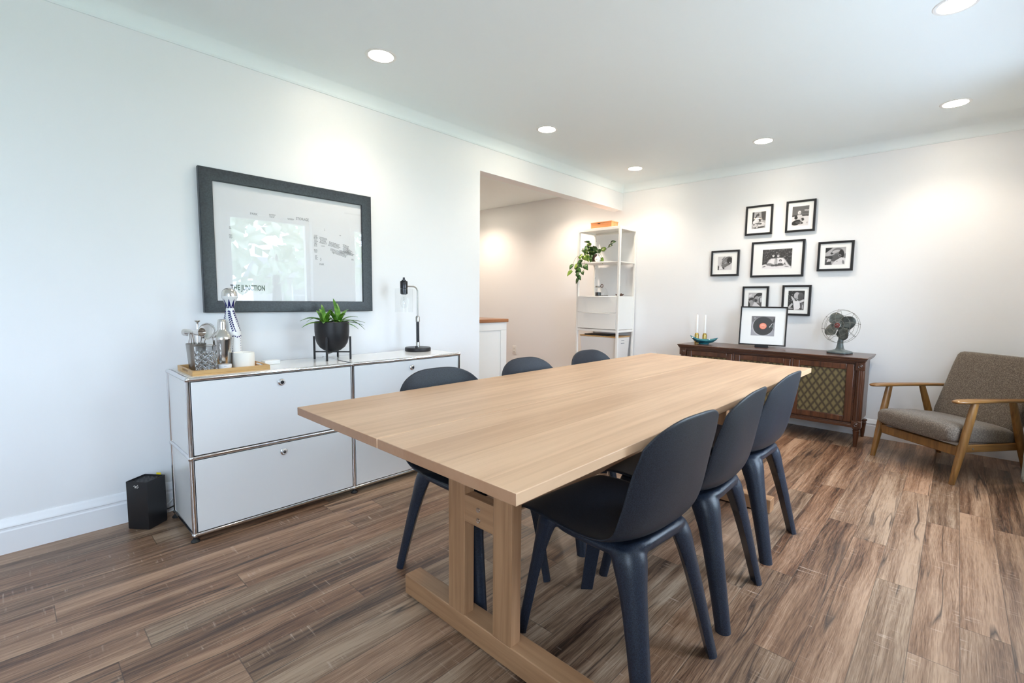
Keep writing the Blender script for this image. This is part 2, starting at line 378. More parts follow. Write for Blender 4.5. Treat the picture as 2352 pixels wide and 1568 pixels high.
m = MB(); m.box(XN-.12, XB+.12, YR-.16, YW+.06, ZC, ZC+.08); m.box(XO-.5, XB+.12, YW+.06, YH+.12, ZH, ZC+.08)
struct(m.build('ceiling', M_ceil))
# plaster cove: bead at the seam, quarter curve up to the ceiling, mitred round the room
prof = [(0, ZS-.004), (.006, ZS-.003), (.007, ZS+.001), (.010, ZS+.004)] + [(.15-.14*math.cos(R(a)), ZS+.008+(ZC-ZS-.008)*math.sin(R(a))) for a in range(0, 91, 9)] + [(.15, ZC+.01), (0, ZC+.01)]
rings = []
for (cx, cy, sx, sy) in [(XN, YW, 0, -1), (XB, YW, -1, -1), (XB, YR, -1, 1), (XN, YR, 0, 1)]:
    rings.append([(cx+sx*d, cy+sy*d, z) for d, z in prof])
struct(MB().loft(rings).build('trim_1', M_ceil, sharp=50))
def baseboard(name, p0, p1, nrm):
    """moulded skirting between two floor points, nrm = into the room"""
    pr = [(0, 0), (.016, 0), (.016, .095), (.013, .101), (.013, .108), (.016, .112), (.015, .120), (.010, .128), (.008, .140), (.004, .147), (0, .148)]
    r = [[(p[0]+nrm[0]*d, p[1]+nrm[1]*d, z) for d, z in pr] for p in (p0, p1)]
    return struct(MB().loft(r).build(name, M_trim, sharp=25))
baseboard('baseboard_left', (XN, YW), (XO, YW), (0, -1))
baseboard('baseboard_back', (XB, YR), (XB, YH), (-1, 0))
baseboard('baseboard_right', (XN, YR), (XB, YR), (0, 1))
for i, (x0, x1, z0, z1) in enumerate(WINS):
    w = MB(); t = .05
    w.box(x0, x1, YR-.13, YR-.07, z0, z0+t); w.box(x0, x1, YR-.13, YR-.07, z1-t, z1); w.box(x0, x0+t, YR-.13, YR-.07, z0+t, z1-t); w.box(x1-t, x1, YR-.13, YR-.07, z0+t, z1-t)
    wo = struct(w.build('window_%d' % (i+1), M_trim, bevel=.004))  # the first is an unseen window, added for foreground light
    q = MB(); q.box(x0-.06, x0, YR, YR+.015, z0-.06, z1+.06); q.box(x1, x1+.06, YR, YR+.015, z0-.06, z1+.06); q.box(x0, x1, YR, YR+.015, z1, z1+.06); q.box(x0-.08, x1+.08, YR-.07, YR+.04, z0-.03, z0)
    q.build('casing', M_trim, wo, bevel=.003)
    MB().add([(x0+t, YR-.10, z0+t), (x1-t, YR-.10, z0+t), (x1-t, YR-.10, z1-t), (x0+t, YR-.10, z1-t)], [(0, 1, 2, 3)]).build('pane', M_pane, wo)

# ================================================================== DOWNLIGHTS
def downlight(x, y, z, label, power=13, first=[None]):
    t = thing('recessed_light', label, 'ceiling light', (x, y, z), 0, 'recessed ceiling lights' )
    MB().lathe([(.066, -.003), (.070, -.004), (.080, -.003), (.083, 0), (.083, .004), (.066, .004)], 40, cap=False).build('trim_ring', M_plastic, t)
    MB().lathe([(.0001, -.002), (.067, -.002), (.067, .0), (.0001, .0)], 40).build('diffuser', M_lamp, t)
    ld = bpy.data.lights.new('downlight_beam', 'SPOT'); ld.energy = power; ld.color = (1, .86, .70); ld.spot_size = R(125); ld.spot_blend = .8; ld.shadow_soft_size = .06
    lo = bpy.data.objects.new('downlight_beam', ld); COL.objects.link(lo); lo.parent = t; lo.location = (0, 0, -.02)
    return t
RL = [(.955, .0, 'round recessed light above the sideboard, nearest of the row along the left wall'),
      (2.40, .025, 'round recessed light near the top left corner of the hallway opening'),
      (3.80, .05, 'round recessed light in the far corner beside the hallway opening'),
      (3.74, -1.17, 'round recessed light above the wall of black and white photographs'),
      (3.75, -2.345, 'round recessed light above the brown armchair'),
      (2.38, -2.352, 'round recessed light cut by the top edge of the photo, upper right')]
for x, y, lb in RL: downlight(x, y, ZC, lb, 20 if x > 3 else 12)
downlight(.95, -2.35, ZC, 'round recessed light in the near right part of the ceiling, out of view', 7)
for x, y, lb in ((3.72, 1.05, 'recessed light in the hallway ceiling above the white shelving unit'), (3.72, 2.6, 'recessed light in the hallway ceiling, deeper in past the counter')):
    ld = bpy.data.lights.new('hall_light', 'SPOT'); ld.energy = 34; ld.color = (1, .80, .62); ld.spot_size = R(140); ld.spot_blend = .7; ld.shadow_soft_size = .06
    t = thing('recessed_light', lb, 'ceiling light', (x, y, ZH), 0, 'hallway recessed lights')
    MB().lathe([(.066, -.003), (.080, -.003), (.083, .002), (.066, .002)], 32, cap=False).build('trim_ring', M_plastic, t)
    MB().lathe([(.0001, -.002), (.067, -.002), (.067, .0), (.0001, .0)], 32).build('diffuser', M_lamp, t)
    lo = bpy.data.objects.new('hall_light', ld); COL.objects.link(lo); lo.parent = t; lo.location = (0, 0, -.02)

# ================================================================== OUTDOORS (seen mirrored in the picture glass, lights the room)
M_lawn = speckle('lawn', (.30, .35, .22, 1), (.42, .46, .33, 1), 3, .9)
M_reflector = speckle('pale_reflector', (.46, .46, .46, 1), (.54, .54, .54, 1), 9, .8)
M_bark = mat('bark', (.10, .08, .06), .9)
M_foliage = speckle('tree_foliage', (.36, .46, .30, 1), (.62, .68, .55, 1), 3, .8)
M_siding = mat('pale_siding', (.55, .50, .49), .7)
M_roof = mat('shingle_roof', (.30, .30, .31), .8)
M_road = mat('road', (.30, .30, .31), .9)
tag(MB().box(-40, 60, -60, YR-.2, -.6, -.55).build('lawn', M_lawn), 'green lawn outside the windows, mirrored in the poster glass', 'lawn', kind='structure')
tag(MB().box(-8, 10, -7.5, YR-.2, -.55, -.52).build('reflector', M_reflector), 'unseen added pale patio outside the windows', 'reflector', kind='structure')  # unseen pale slab added to bounce daylight up to the ceiling
def tree(x, y, h, r, label, seed):
    rd = random.Random(seed); t = thing('leafy_tree', label, 'tree', (x, y, -.55), 0, 'trees outside the window')
    MB().tube([(0, 0, 0), (.05, 0, h*.4), (0, .1, h*.75)], [.16, .12, .06], 10).build('trunk', M_bark, t)
    b = MB()
    for i in range(260):
        a = rd.uniform(0, 2*PI); e = rd.uniform(-1, 1); q = rd.uniform(.55, 1)**.5; w = math.sqrt(1-e*e)*q
        c = Vector((math.cos(a)*w*r, math.sin(a)*w*r, h*.72+e*q*r*.8)); s_ = rd.uniform(.14, .32)
        d1 = Vector((rd.uniform(-1, 1), rd.uniform(-1, 1), rd.uniform(-1, 1))).normalized()*s_; d2 = d1.orthogonal().normalized()*s_*.6
        n_ = d1.cross(d2).normalized()*s_*.12
        b.add([c-d1, c-d2+n_, c+d1, c+d2-n_, c+n_*2], [(0, 1, 4), (1, 2, 4), (2, 3, 4), (3, 0, 4)])
    b.build('foliage', M_foliage, t)
tree(4.6, -11.0, 3.8, 1.5, 'leafy tree outside, on the left of the window mirrored in the poster glass', 1)
tree(8.8, -17.0, 4.6, 1.7, 'leafy tree outside, mirrored in the middle of the poster glass', 2)
tree(12.0, -19.0, 5.0, 1.8, 'leafy tree outside, behind the bungalow mirrored in the poster glass', 3)
hs = thing('bungalow', 'pale bungalow across the street, mirrored low in the poster glass', 'house', (11.4, -23.0, -.55))
MB().box(-2.6, 5, -3, 0, 0, 2.6).build('wall', M_siding, hs)
MB().loft([[(-3.0, .5, 2.6), (-3.0, -3.5, 2.6), (-3.0, -1.5, 3.7)], [(5.4, .5, 2.6), (5.4, -3.5, 2.6), (5.4, -1.5, 3.7)]]).build('roof', M_roof, hs)
wf = MB(); wf.box(-1.7, -.9, .0, .05, 1.2, 2.2); fw = wf.build('window', M_trim, hs)
q = MB(); q.box(-1.64, -.96, .05, .06, 1.26, 1.67); q.box(-1.64, -.96, .05, .06, 1.73, 2.14); q.build('glazing', M_road, fw)
# ================================================================== DINING TABLE
TX0, TX1, TY0, TY1, TZ = .108, 2.482, -.885, -1.871, .740
tb = thing('dining_table', 'long light oak trestle dining table with a plank top', 'table', ((TX0+TX1)/2, (TY0+TY1)/2, 0))
hl = (TX1-TX0)/2; hw = (TY0-TY1)/2
m = MB(); m.box(-hl, hl, .0012, hw, TZ-.026, TZ); m.box(-hl, hl, -hw, -.0012, TZ-.026, TZ); m.box(-hl+.004, hl-.004, -.002, .002, TZ-.026, TZ-.006)
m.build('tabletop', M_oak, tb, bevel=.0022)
for sgn in (-1, 1):
    xo = sgn*(hl-.321); xi = sgn*(hl-.321-.067); xa, xb = min(xo, xi), max(xo, xi)
    MB().box(xa, xb, -.425, .377, .006, .078).build('foot', M_oaky, tb, bevel=.003)
    pa, pb = (xo, xo-sgn*.042); p0, p1 = min(pa, pb), max(pa, pb)
    for ya, yb in ((.039, .119), (-.171, -.093)):
        MB().box(p0, p1, ya, yb, .076, TZ-.026).build('leg', M_oakv, tb, bevel=.0025)
    MB().box(p0+.002, p1-.002, -.095, .041, .395, .483).build('crossbar', M_oaky, tb, bevel=.002)
    for z in (.452, .418):
        b = MB(); b.lathe([(.0001, -.003), (.0035, -.003), (.0038, .0005), (.0075, .001), (.0085, -.001), (.0085, -.004)], 20, M4=Matrix.Translation((xo+sgn*.0, -.026, z)) @ Matrix.Rotation(R(90*sgn), 4, 'Y'))
        b.build('bolt', M_steel, tb)
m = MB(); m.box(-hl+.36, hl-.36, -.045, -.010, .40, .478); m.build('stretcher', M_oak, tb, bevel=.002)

# ================================================================== DINING CHAIRS
def make_chair(label, group):
    t = thing('dining_chair', label, 'chair', (0, 0, 0), 0, group)
    P = [(.243, .418, .182, -.006), (.238, .434, .192, -.004), (.215, .444, .199, -.001), (.16, .446, .207, .004), (.08, .440, .214, .010), (-.01, .434, .219, .016),
         (-.09, .434, .222, .025), (-.148, .445, .224, .036), (-.188, .472, .224, .046), (-.211, .515, .222, .052), (-.225, .575, .218, .050), (-.237, .64, .213, .048),
         (-.247, .70, .206, .039), (-.254, .75, .198, .034), (-.2585, .780, .191, .032), (-.262, .803, .184, .032)]
    nt_ = 18; NS = 34; rings = []
    def prof_at(u):            # u in 0..1 along the seat-to-back profile
        x = max(0, min(.9999, u))*(len(P)-1); k = int(x); f = x-k
        p0, p1, p2, p3 = P[max(k-1, 0)], P[k], P[min(k+1, len(P)-1)], P[min(k+2, len(P)-1)]
        return [.5*((2*b)+(c-a)*f+(2*a-5*b+4*c-d)*f*f+(3*b-a-3*c+d)*f**3) for a, b, c, d in zip(p0, p1, p2, p3)]
    for i in range(NS+1):
        u = i/NS; row = []
        for k in range(nt_+1):
            q = -1+2*k/nt_
            top = max(0, (u-.62)/.38)**2; fr = max(0, (.16-u)/.16)**2
            uu = u-top*.17*abs(q)**2.5+fr*.06*abs(q)**3.5
            y, z, w, c = prof_at(uu); a = prof_at(uu-.02); b = prof_at(uu+.02)
            ty, tz = b[0]-a[0], b[1]-a[1]; L = math.hypot(ty, tz) or 1; ny, nz = tz/L, -ty/L      # towards the sitter
            e = abs(q)**2.4*c; row.append((w*(math.sin(q*PI/2)*.25+q*.75), y+ny*e, z+nz*e))
        rings.append(row)
    b = MB(); b.loft(rings, cap=False, closed=False)
    o = b.build('seat_shell', M_shell, t, sharp=180); s = o.modifiers.new('solid', 'SOLIDIFY'); s.thickness = .008; s.offset = 0
    ss = o.modifiers.new('sub', 'SUBSURF'); ss.levels = 1; ss.render_levels = 1
    # cradle under the shell, rising with it at the rear
    def outline(a, bb, z, rise, n=40):
        r = []
        for i in range(n):
            th = 2*PI*i/n; c_, s_ = math.cos(th), math.sin(th)
            x = a*math.copysign(abs(c_)**.5, c_); y = bb*math.copysign(abs(s_)**.5, s_)-.010
            r.append((x, y, z+(max(0, -.10-y))**1.2*rise+.010*rise*(1-abs(x)/a)*(1 if y < -.1 else 0)))
        return r
    base = MB(); base.loft([outline(.125, .120, .394, .0), outline(.150, .150, .391, .10), outline(.165, .168, .400, .22), outline(.170, .174, .414, .38), outline(.160, .163, .4255, .45)])
    for sx in (-1, 1):
        for fr in (0, 1):
            if fr: top, ft, yk = (sx*.135, .145), (sx*.166, .240), 1; prof = [(0, .0225), (.10, .024), (.20, .0260), (.26, .028), (.31, .032), (.36, .038), (.39, .043), (.412, .045), (.428, .042)]
            else: top, ft, yk = (sx*.120, -.128), (sx*.187, -.240), -1; prof = [(0, .0255), (.08, .0275), (.18, .0312), (.25, .0345), (.30, .038), (.34, .043), (.37, .048), (.395, .051), (.412, .050), (.426, .046)]
            rr = []; zt = prof[-1][0]; iv = Vector((-sx, -yk, 0)).normalized()
            for z, r in prof:
                f = (z/zt); f = f*.84+.16*f**4; cx = ft[0]+(top[0]-ft[0])*f; cy = ft[1]+(top[1]-ft[1])*f
                ring = []
                for k in range(26):
                    th = 2*PI*k/26; v = Vector((r*math.cos(th), r*math.sin(th), 0)); d = v.dot(iv); lim = .25*r
                    if d > lim: v -= iv*(d-lim)
                    v += iv*.15*r
                    ring.append((cx+v.x, cy+v.y, z))
                rr.append(ring)
            kk = 4 if fr else 4
            MB().loft(rr[:kk+1]).build('leg', M_base, t, sharp=50)
            base.loft(rr[kk-1:])
    tmp = base.build('cradle', M_base, None); rm = tmp.modifiers.new('remesh', 'REMESH'); rm.mode = 'VOXEL'; rm.voxel_size = .0045; rm.use_smooth_shade = True
    sm = tmp.modifiers.new('smooth', 'SMOOTH'); sm.factor = .5; sm.iterations = 7
    dg = bpy.context.evaluated_depsgraph_get(); me = bpy.data.meshes.new_from_object(tmp.evaluated_get(dg)); tmp.modifiers.clear(); tmp.data = me; tmp.parent = t
    return t
GR = 'dark chairs along the near right side of the table'; GL = 'dark chairs along the far left side of the table'
ch = make_chair('dark blue-black moulded chair at the near right corner of the oak table, largest in front', GR)
ch.location = (.742, -1.700, 0); ch.rotation_euler.z = R(-4)
dup(ch, (1.222, -1.703, 0), R(1.5), 'middle dark chair of the three along the near right table side', GR)
dup(ch, (1.784, -1.690, 0), R(-1), 'farthest dark chair of the three along the near right table side', GR)
dup(ch, (.702, -1.076, 0), R(180-2), 'dark chair across the table, its backrest in front of the white sideboard', GL)
dup(ch, (1.262, -1.076, 0), R(180+2), 'dark chair across the table, its backrest in front of the hallway wall', GL)
dup(ch, (1.810, -1.078, 0), R(180), 'dark chair across the table, its backrest in front of the white shelving unit', GL)

# ================================================================== WHITE MODULAR SIDEBOARD
sb = thing('sideboard', 'low white metal sideboard with chrome tube frame, two by two flap doors', 'cabinet', (0, 0, 0))
Z = [.030, .380, .730]; XS = [0, .75, 1.5]; YS = [0, .35]
tubes = MB(); r0 = .0095
for y in YS:
    for z in Z: tubes.tube([(0, y, z), (1.5, y, z)], r0, 14)
    for x in XS: tubes.tube([(x, y, Z[0]), (x, y, Z[2])], r0, 14)
for x in XS:
    for z in Z: tubes.tube([(x, 0, z), (x, .35, z)], r0, 14)
tubes.build('tube_frame', M_chrome, sb)
for x in XS:
    for y in YS:
        for z in Z: MB().ball((x, y, z), .0128, 18).build('ball_joint', M_chrome, sb)
for i in range(2):
    x0, x1 = XS[i]+.0105, XS[i+1]-.0105
    MB().box(x0, x1, .0105, .3395, Z[2]+.0015, Z[2]+.0085).build('top_panel', M_enamel, sb, bevel=.0015)
    MB().box(x0, x1, .345, .350, Z[0]+.01, Z[2]-.01).build('back_panel', M_enamel, sb)
    MB().box(x0, x1, .0105, .3395, Z[0]-.003, Z[0]+.003).build('bottom_panel', M_enamel, sb)
    for j in range(2):
        d = MB().box(x0+.0005, x1-.0005, -.0065, -.001, Z[j]+.0115, Z[j+1]-.0115).build('flap_door', M_enamel, sb, bevel=.0015)
        k = MB(); cx, cz = (x0+x1)/2+.005, Z[j+1]-.053; MM = Matrix.Translation((cx, -.0065, cz)) @ Matrix.Rotation(R(90), 4, 'X')
        k.lathe([(.0175, 0), (.0175, .003), (.0165, .006), (.0125, .0085), (.0095, .012), (.0085, .0145), (.0001, .0145)], 32, M4=MM); kk = k.build('knob', M_chrome, d)
        k = MB(); k.lathe([(.0045, .0146), (.0045, .0152), (.0001, .0152)], 20, M4=MM); k.box(cx-.0008, cx+.0008, -.0225, -.0215, cz-.004, cz+.004); k.build('keyhole', M_black, d)
for x in (0, 1.5): MB().box(x-.003, x+.003, .0105, .3395, Z[0]+.0105, Z[1]-.0105).build('side_panel', M_enamel, sb); MB().box(x-.003, x+.003, .0105, .3395, Z[1]+.0105, Z[2]-.0105).build('side_panel', M_enamel, sb)
for x in XS:
    for y in YS: MB().lathe([(.017, 0), (.018, .004), (.013, .010), (.008, .014), (.008, .019)], 20, (x, y, 0)).build('foot', M_rubber, sb)
SZ = .7388

# ---- bamboo tray and what stands on it
TRX0, TRX1, TRY0, TRY1 = .027, .345, .030, .300
tr = thing('serving_tray', 'rectangular bamboo tray with cut-out handles on the left of the white sideboard', 'tray', ((TRX0+TRX1)/2, (TRY0+TRY1)/2, SZ))
a, b = (TRX1-TRX0)/2, (TRY1-TRY0)/2
MB().box(-a, a, -b, b, 0, .006).build('tray_base', M_bamboo, tr)
m = MB(); m.box(-a, a, -b, -b+.008, .006, .024); m.box(-a, a, b-.008, b, .006, .024)
for s in (-1, 1):
    x0, x1 = sorted((s*a, s*(a-.008)))
    m.box(x0, x1, -b+.008, -.055, .006, .024); m.box(x0, x1, .055, b-.008, .006, .024); m.box(x0, x1, -.055, .055, .006, .010); m.box(x0, x1, -.055, .055, .019, .024)
m.build('rim', M_bamboo, tr, bevel=.0015)
TZT = SZ+.0062
gl = thing('crystal_tumbler', 'diamond-cut crystal mixing glass at the front left of the bamboo tray', 'glass', (.094, .085, TZT))
m = MB(); n = 144
prof = [(.0395, 0), (.0415, .004), (.0420, .012)]
for z in range(14, 102, 2): prof.append((.0420+z*.00002, z/1000))
prof += [(.0442, .104), (.0445, .122), (.0425, .123)]
rings = []
for r, z in prof:
    ring = []
    for i in range(n):
        th = 2*PI*i/n; cut = 0
        if .014 < z < .100:
            u = i/n*10; v = z/.024
            fa = abs(((u+v) % 1)-.5); fb = abs(((u-v) % 1)-.5); cut = max(0, .15-(.5-max(fa, fb)))*.020
        ring.append(((r-cut)*math.cos(th), (r-cut)*math.sin(th), z))
    rings.append(ring)
for r, z in [(.0400, .121), (.0375, .022), (.0001, .018)]: rings.append([(r*math.cos(2*PI*i/n), r*math.sin(2*PI*i/n), z) for i in range(n)])
m.loft(rings); m.build('glass_body', M_crystal, gl, sharp=20)
cup = thing('tool_cup', 'brushed steel cup holding bar tools, behind the crystal glass on the tray', 'cup', (.087, .215, TZT))
m = MB(); m.lathe([(.030, 0), (.031, .002), (.0365, .06), (.0405, .122), (.041, .124), (.0395, .123), (.0355, .06), (.029, .004), (.0001, .004)], 40); m.build('cup_body', M_brushed, cup)
def tool(name, label, cat, foot, top, build):
    t = thing(name, label, cat, (.087, .215, TZT)); m = MB()
    m.tube([(foot[0], foot[1], .006), top], .0028, 8); m.build('handle', M_steel, t); build(t, Vector(top)); return t
def muddler(t, p): MB().lathe([(.003, -.02), (.004, -.004), (.011, .002), (.0125, .006), (.0115, .007), (.0001, .007)], 24, tuple(p)).build('disc_end', M_steel, t)
def jigger(t, p):
    MM = Matrix.Translation(p) @ Matrix.Rotation(R(-62), 4, 'Z') @ Matrix.Rotation(R(88), 4, 'Y')
    MB().lathe([(.017, -.050), (.0165, -.030), (.006, -.002), (.006, .002), (.015, .020), (.0205, .052), (.0195, .052), (.014, .02), (.003, .003), (.0001, .003)], 32, M4=MM).build('double_cup', M_steel, t)
def strainer(t, p):
    MM = Matrix.Translation(p+Vector((.01, 0, .03))) @ Matrix.Rotation(R(-48), 4, 'Z') @ Matrix.Rotation(R(80), 4, 'X')
    m = MB(); m.lathe([(.0001, 0), (.030, 0), (.033, .001), (.036, .004), (.036, .006), (.032, .003), (.0001, .003)], 40, M4=MM); m.build('strainer_disc', M_steel, t)
    m = MB()
    m.tube([tuple(MM @ Vector((.0385*math.cos(2*PI*i/160)*(1+.05*math.cos(i*1.96)), .0385*math.sin(2*PI*i/160)*(1+.05*math.cos(i*1.96)), .004+.003*math.sin(i*1.96)))) for i in range(160)], .0009, 5, True); m.build('coil_spring', M_steel, t)
    m = MB()
    for rr, nn in ((.010, 6), (.017, 10), (.024, 14)):
        for i in range(nn): m.lathe([(.0016, -.0006), (.0016, .0004), (.0001, .0004)], 8, M4=MM @ Matrix.Translation((rr*math.cos(2*PI*i/nn), rr*math.sin(2*PI*i/nn), -.0004)))
    m.build('strainer_holes', M_black, t)
def tongs(t, p):
    m = MB()
    for s in (-1, 1): m.tube([(-.01+s*.004, .0, .01), (-.018+s*.012, .0, .12), (p.x+s*.006, p.y, p.z), (p.x, p.y, p.z+.012)], .003, 6)
    m.build('tong_arms', M_steel, t)
tool('muddler', 'tall steel muddler with a flat disc end standing in the tool cup', 'bar tool', (0, .0, .0), (.012, .012, .225), muddler)
tool('jigger', 'double-ended steel jigger lying across the top of the tool cup', 'bar tool', (.008, -.01), (-.012, -.012, .178), jigger)
tool('cocktail_strainer', 'round perforated steel strainer with coil spring standing in the tool cup', 'strainer', (.014, .01), (.038, .0, .150), strainer)
tool('ice_tongs', 'slim steel tongs leaning left in the tool cup', 'tongs', (-.012, .0), (-.020, -.004, .170), tongs)
tool('bar_spoon', 'thin steel bar spoon handle leaning right in the tool cup', 'spoon', (.0, .014), (.026, .006, .160), lambda t, p: MB().ball(tuple(p), .007, 14, .5).build('bowl', M_steel, t))
sh = thing('cocktail_shaker', 'polished steel cocktail shaker with domed lid, centre of the bamboo tray', 'shaker', (.183, .165, TZT)); sh.scale = (1.08, 1.08, 1.06)
MB().lathe([(.027, 0), (.029, .003), (.0335, .07), (.0375, .128), (.0380, .136), (.036, .138)], 48).build('body', M_steel, sh)
MB().lathe([(.0385, .134), (.0388, .141), (.036, .150), (.027, .165), (.0175, .176), (.0165, .180), (.0165, .188), (.015, .189)], 48).build('shoulder', M_steel, sh)
MB().lathe([(.0172, .186), (.0168, .205), (.0158, .220), (.0135, .224), (.0001, .225)], 40).build('cap', M_steel, sh)
# decanter in white ceramic with cobalt leaves and a silver dome stopper
bt = thing('ceramic_decanter', 'tall white ceramic decanter with cobalt leaf pattern and silver dome stopper', 'bottle', (.240, .235, TZT))
BP = [(.040, 0), (.0425, .004), (.0435, .05), (.0430, .10), (.0440, .150), (.0425, .175), (.036, .205), (.028, .240), (.0195, .275), (.0165, .292)]
MB().lathe(BP+[(.018, .296), (.021, .310), (.027, .327), (.0335, .340), (.0355, .346), (.034, .348), (.0001, .348)], 56).build('body', M_ceramic, bt)
m = MB()
def brad(z):
    for (ra, za), (rb, zb) in zip(BP, BP[1:]):
        if za <= z <= zb: return ra+(rb-ra)*(z-za)/(zb-za)
    return BP[-1][0]
def dab(th, z, l=.0042, w=.0026, rot=0.6, lift=.0005):
    pts = []
    for k in range(8):
        a_ = 2*PI*k/8; du = l*math.cos(a_)*math.cos(rot)-w*math.sin(a_)*math.sin(rot); dz = l*math.cos(a_)*math.sin(rot)+w*math.sin(a_)*math.cos(rot)
        zz = z+dz; r = brad(zz)+lift; t_ = th+du/r; pts.append((r*math.cos(t_), r*math.sin(t_), zz))
    m.add(pts, [tuple(range(8))])
for th0 in [i*PI/3 for i in range(6)]:
    for i in range(10):
        z = .275-i*.0105
        dab(th0+i*.060-.10, z, .0055, .0032, rot=.9); dab(th0+i*.060+.18, z-.003, .0055, .0032, rot=2.2)
for z in (.150, .055):
    for i in range(26): dab(i*2*PI/26, z+.003*math.sin(i*1.7), .0052, .003, rot=.5 if i % 2 else 2.4)
for i in range(6):
    for k in range(7): dab(i*PI/3+.3, .055+k*.012+.012, .003, .002, rot=1.2)
m.build('leaf_pattern', M_cobalt, bt)
m = MB(); n = 48; rings = []
neck = [(.0172, .290), (.0192, .297), (.0222, .310), (.0283, .327), (.0343, .339)]
for k in range(8):     # cobalt spikes rising round the neck
    a0, a1 = 2*PI*k/8, 2*PI*(k+1)/8; am = (a0+a1)/2
    def pt(a_, z):
        for (ra, za), (rb, zb) in zip(neck, neck[1:]):
            if za <= z <= zb: r = ra+(rb-ra)*(z-za)/(zb-za); return (r*math.cos(a_), r*math.sin(a_), z)
    st = 6; L = [[pt(a0+(a1-a0)*(.5*j/st), .290+.0465*j/st) for j in range(st+1)], [pt(a1-(a1-a0)*(.5*j/st), .290+.0465*j/st) for j in range(st+1)]]
    for j in range(st):
        m.add([L[0][j], L[1][j], L[1][j+1], L[0][j+1]], [(0, 1, 2, 3)])
m.build('neck_spikes', M_cobalt, bt)
MB().lathe([(.0345, .3485), (.0345, .352), (.0335, .364), (.029, .376), (.020, .385), (.008, .389), (.0001, .390)], 48).build('dome_stopper', M_steel, bt)
jar = thing('small_tin', 'small round white tin with lid at the front of the tray', 'tin', (.168, .088, TZT))
MB().lathe([(.026, 0), (.027, .002), (.027, .019)], 40, cap=True).build('tin_body', M_ceramic, jar)
MB().lathe([(.0278, .017), (.0278, .029), (.0265, .0305), (.0001, .0305)], 40).build('lid', M_ceramic, jar)
m = MB()
for i in range(7): a_ = R(248+i*3.0); m.add([(.0283*math.cos(a_), .0283*math.sin(a_), .0225), (.0283*math.cos(a_+.035), .0283*math.sin(a_+.035), .0225), (.0283*math.cos(a_+.035), .0283*math.sin(a_+.035), .0245), (.0283*math.cos(a_), .0283*math.sin(a_), .0245)], [(0, 1, 2, 3)])
m.build('printed_word', M_inkg, jar)
cd = thing('pillar_candle', 'frosted white candle jar on the right of the bamboo tray', 'candle', (.262, .135, TZT))
MB().lathe([(.040, 0), (.045, .004), (.046, .010), (.0465, .072), (.044, .076), (.041, .074), (.040, .066), (.0001, .064)], 48).build('frosted_jar', M_wax, cd)
m = MB(); m.tube([(0, 0, .062), (.001, .0, .072)], .0012, 6); m.build('wick', M_black, cd)
bx = tag(MB().box(-.040, .040, -.022, .022, 0, .021).build('small_box', M_white, None, bevel=.003), 'small white box lying right of the bamboo tray on the sideboard', 'box'); bx.location = (.415, .225, SZ); bx.rotation_euler.z = R(8)

# ---- planter
pl = thing('planter', 'green leafy plant in a matte black pot on a four-legged black stand', 'potted plant', (.748, .222, SZ))
MB().lathe([(.0001, .044), (.02, .0445), (.045, .052), (.068, .070), (.083, .095), (.0905, .125), (.093, .160), (.093, .215), (.0905, .217), (.0895, .214), (.0895, .19), (.0001, .19)], 56).build('pot', M_blacksatin, pl)
MB().lathe([(.089, .188), (.085, .196), (.0001, .199)], 40).build('soil', M_soil, pl)
st_ = MB()
for i in range(4):
    a_ = R(45+90*i+3); c_, s_ = math.cos(a_), math.sin(a_)
    st_ = MB(); st_.box(.0955, .1055, -.005, .005, 0, .132, Matrix.Rotation(a_, 4, 'Z')); st_.build('stand_leg', M_black, pl, bevel=.001)
m = MB()
for i in range(2): m.box(-.096, .096, -.004, .004, .038, .046, Matrix.Rotation(R(45+90*i+3), 4, 'Z'))
m.build('stand_cross', M_black, pl)
def blade(m, base, az, L, w, rise, droop, fold=.18, n=10):
    """strap leaf: arching midrib with folded sides"""
    d = Vector((math.cos(az), math.sin(az), 0)); s_ = Vector((-math.sin(az), math.cos(az), 0)); rings = []
    for i in range(n+1):
        t = i/n; p = Vector(base)+d*(L*(t*math.cos(rise)+.18*t*t))+Vector((0, 0, L*(math.sin(rise)*t-droop*t*t)))
        ww = w*(math.sin(PI*min(1, .12+t*.88))**.7)*(1 if t < .999 else .05)
        rings.append([tuple(p-s_*ww+Vector((0, 0, ww*fold*2))), tuple(p-Vector((0, 0, .0006))), tuple(p+s_*ww+Vector((0, 0, ww*fold*2))), tuple(p+Vector((0, 0, .0010)))])
    m.loft(rings)
rd = random.Random(4)
specs = [((-.045, -.01), [(178, .16, .9, .62), (200, .14, .55, .55), (150, .12, 1.0, .5), (100, .13, 1.25, .35), (85, .14, 1.4, .2), (60, .12, 1.2, .4), (240, .10, .7, .5), (270, .11, 1.1, .35), (330, .09, .9, .5), (20, .12, 1.0, .55), (165, .15, 1.1, .75)]),
         ((.035, .0), [(95, .17, 1.45, .15), (60, .16, 1.25, .25), (35, .16, 1.05, .35), (10, .15, .8, .45), (350, .15, .6, .5), (330, .13, .5, .5), (300, .12, .5, .62), (170, .13, .95, .6), (140, .13, 1.1, .5), (250, .11, .8, .5), (200, .11, 1.2, .3), (5, .19, .75, .85), (75, .15, 1.35, .2)])]
for (bx_, by_), sp in specs:
    sp = sp+[(rd.uniform(0, 360), rd.uniform(.13, .17), rd.uniform(.9, 1.4), rd.uniform(.2, .5)) for _ in range(4)]
    for az, L, ri, dr in sp:
        m = MB(); blade(m, (bx_+rd.uniform(-.008, .008), by_+rd.uniform(-.008, .008), .195), R(az), L*1.08, rd.uniform(.0095, .013), ri, dr); m.build('leaf', M_leaf, pl, sharp=60)

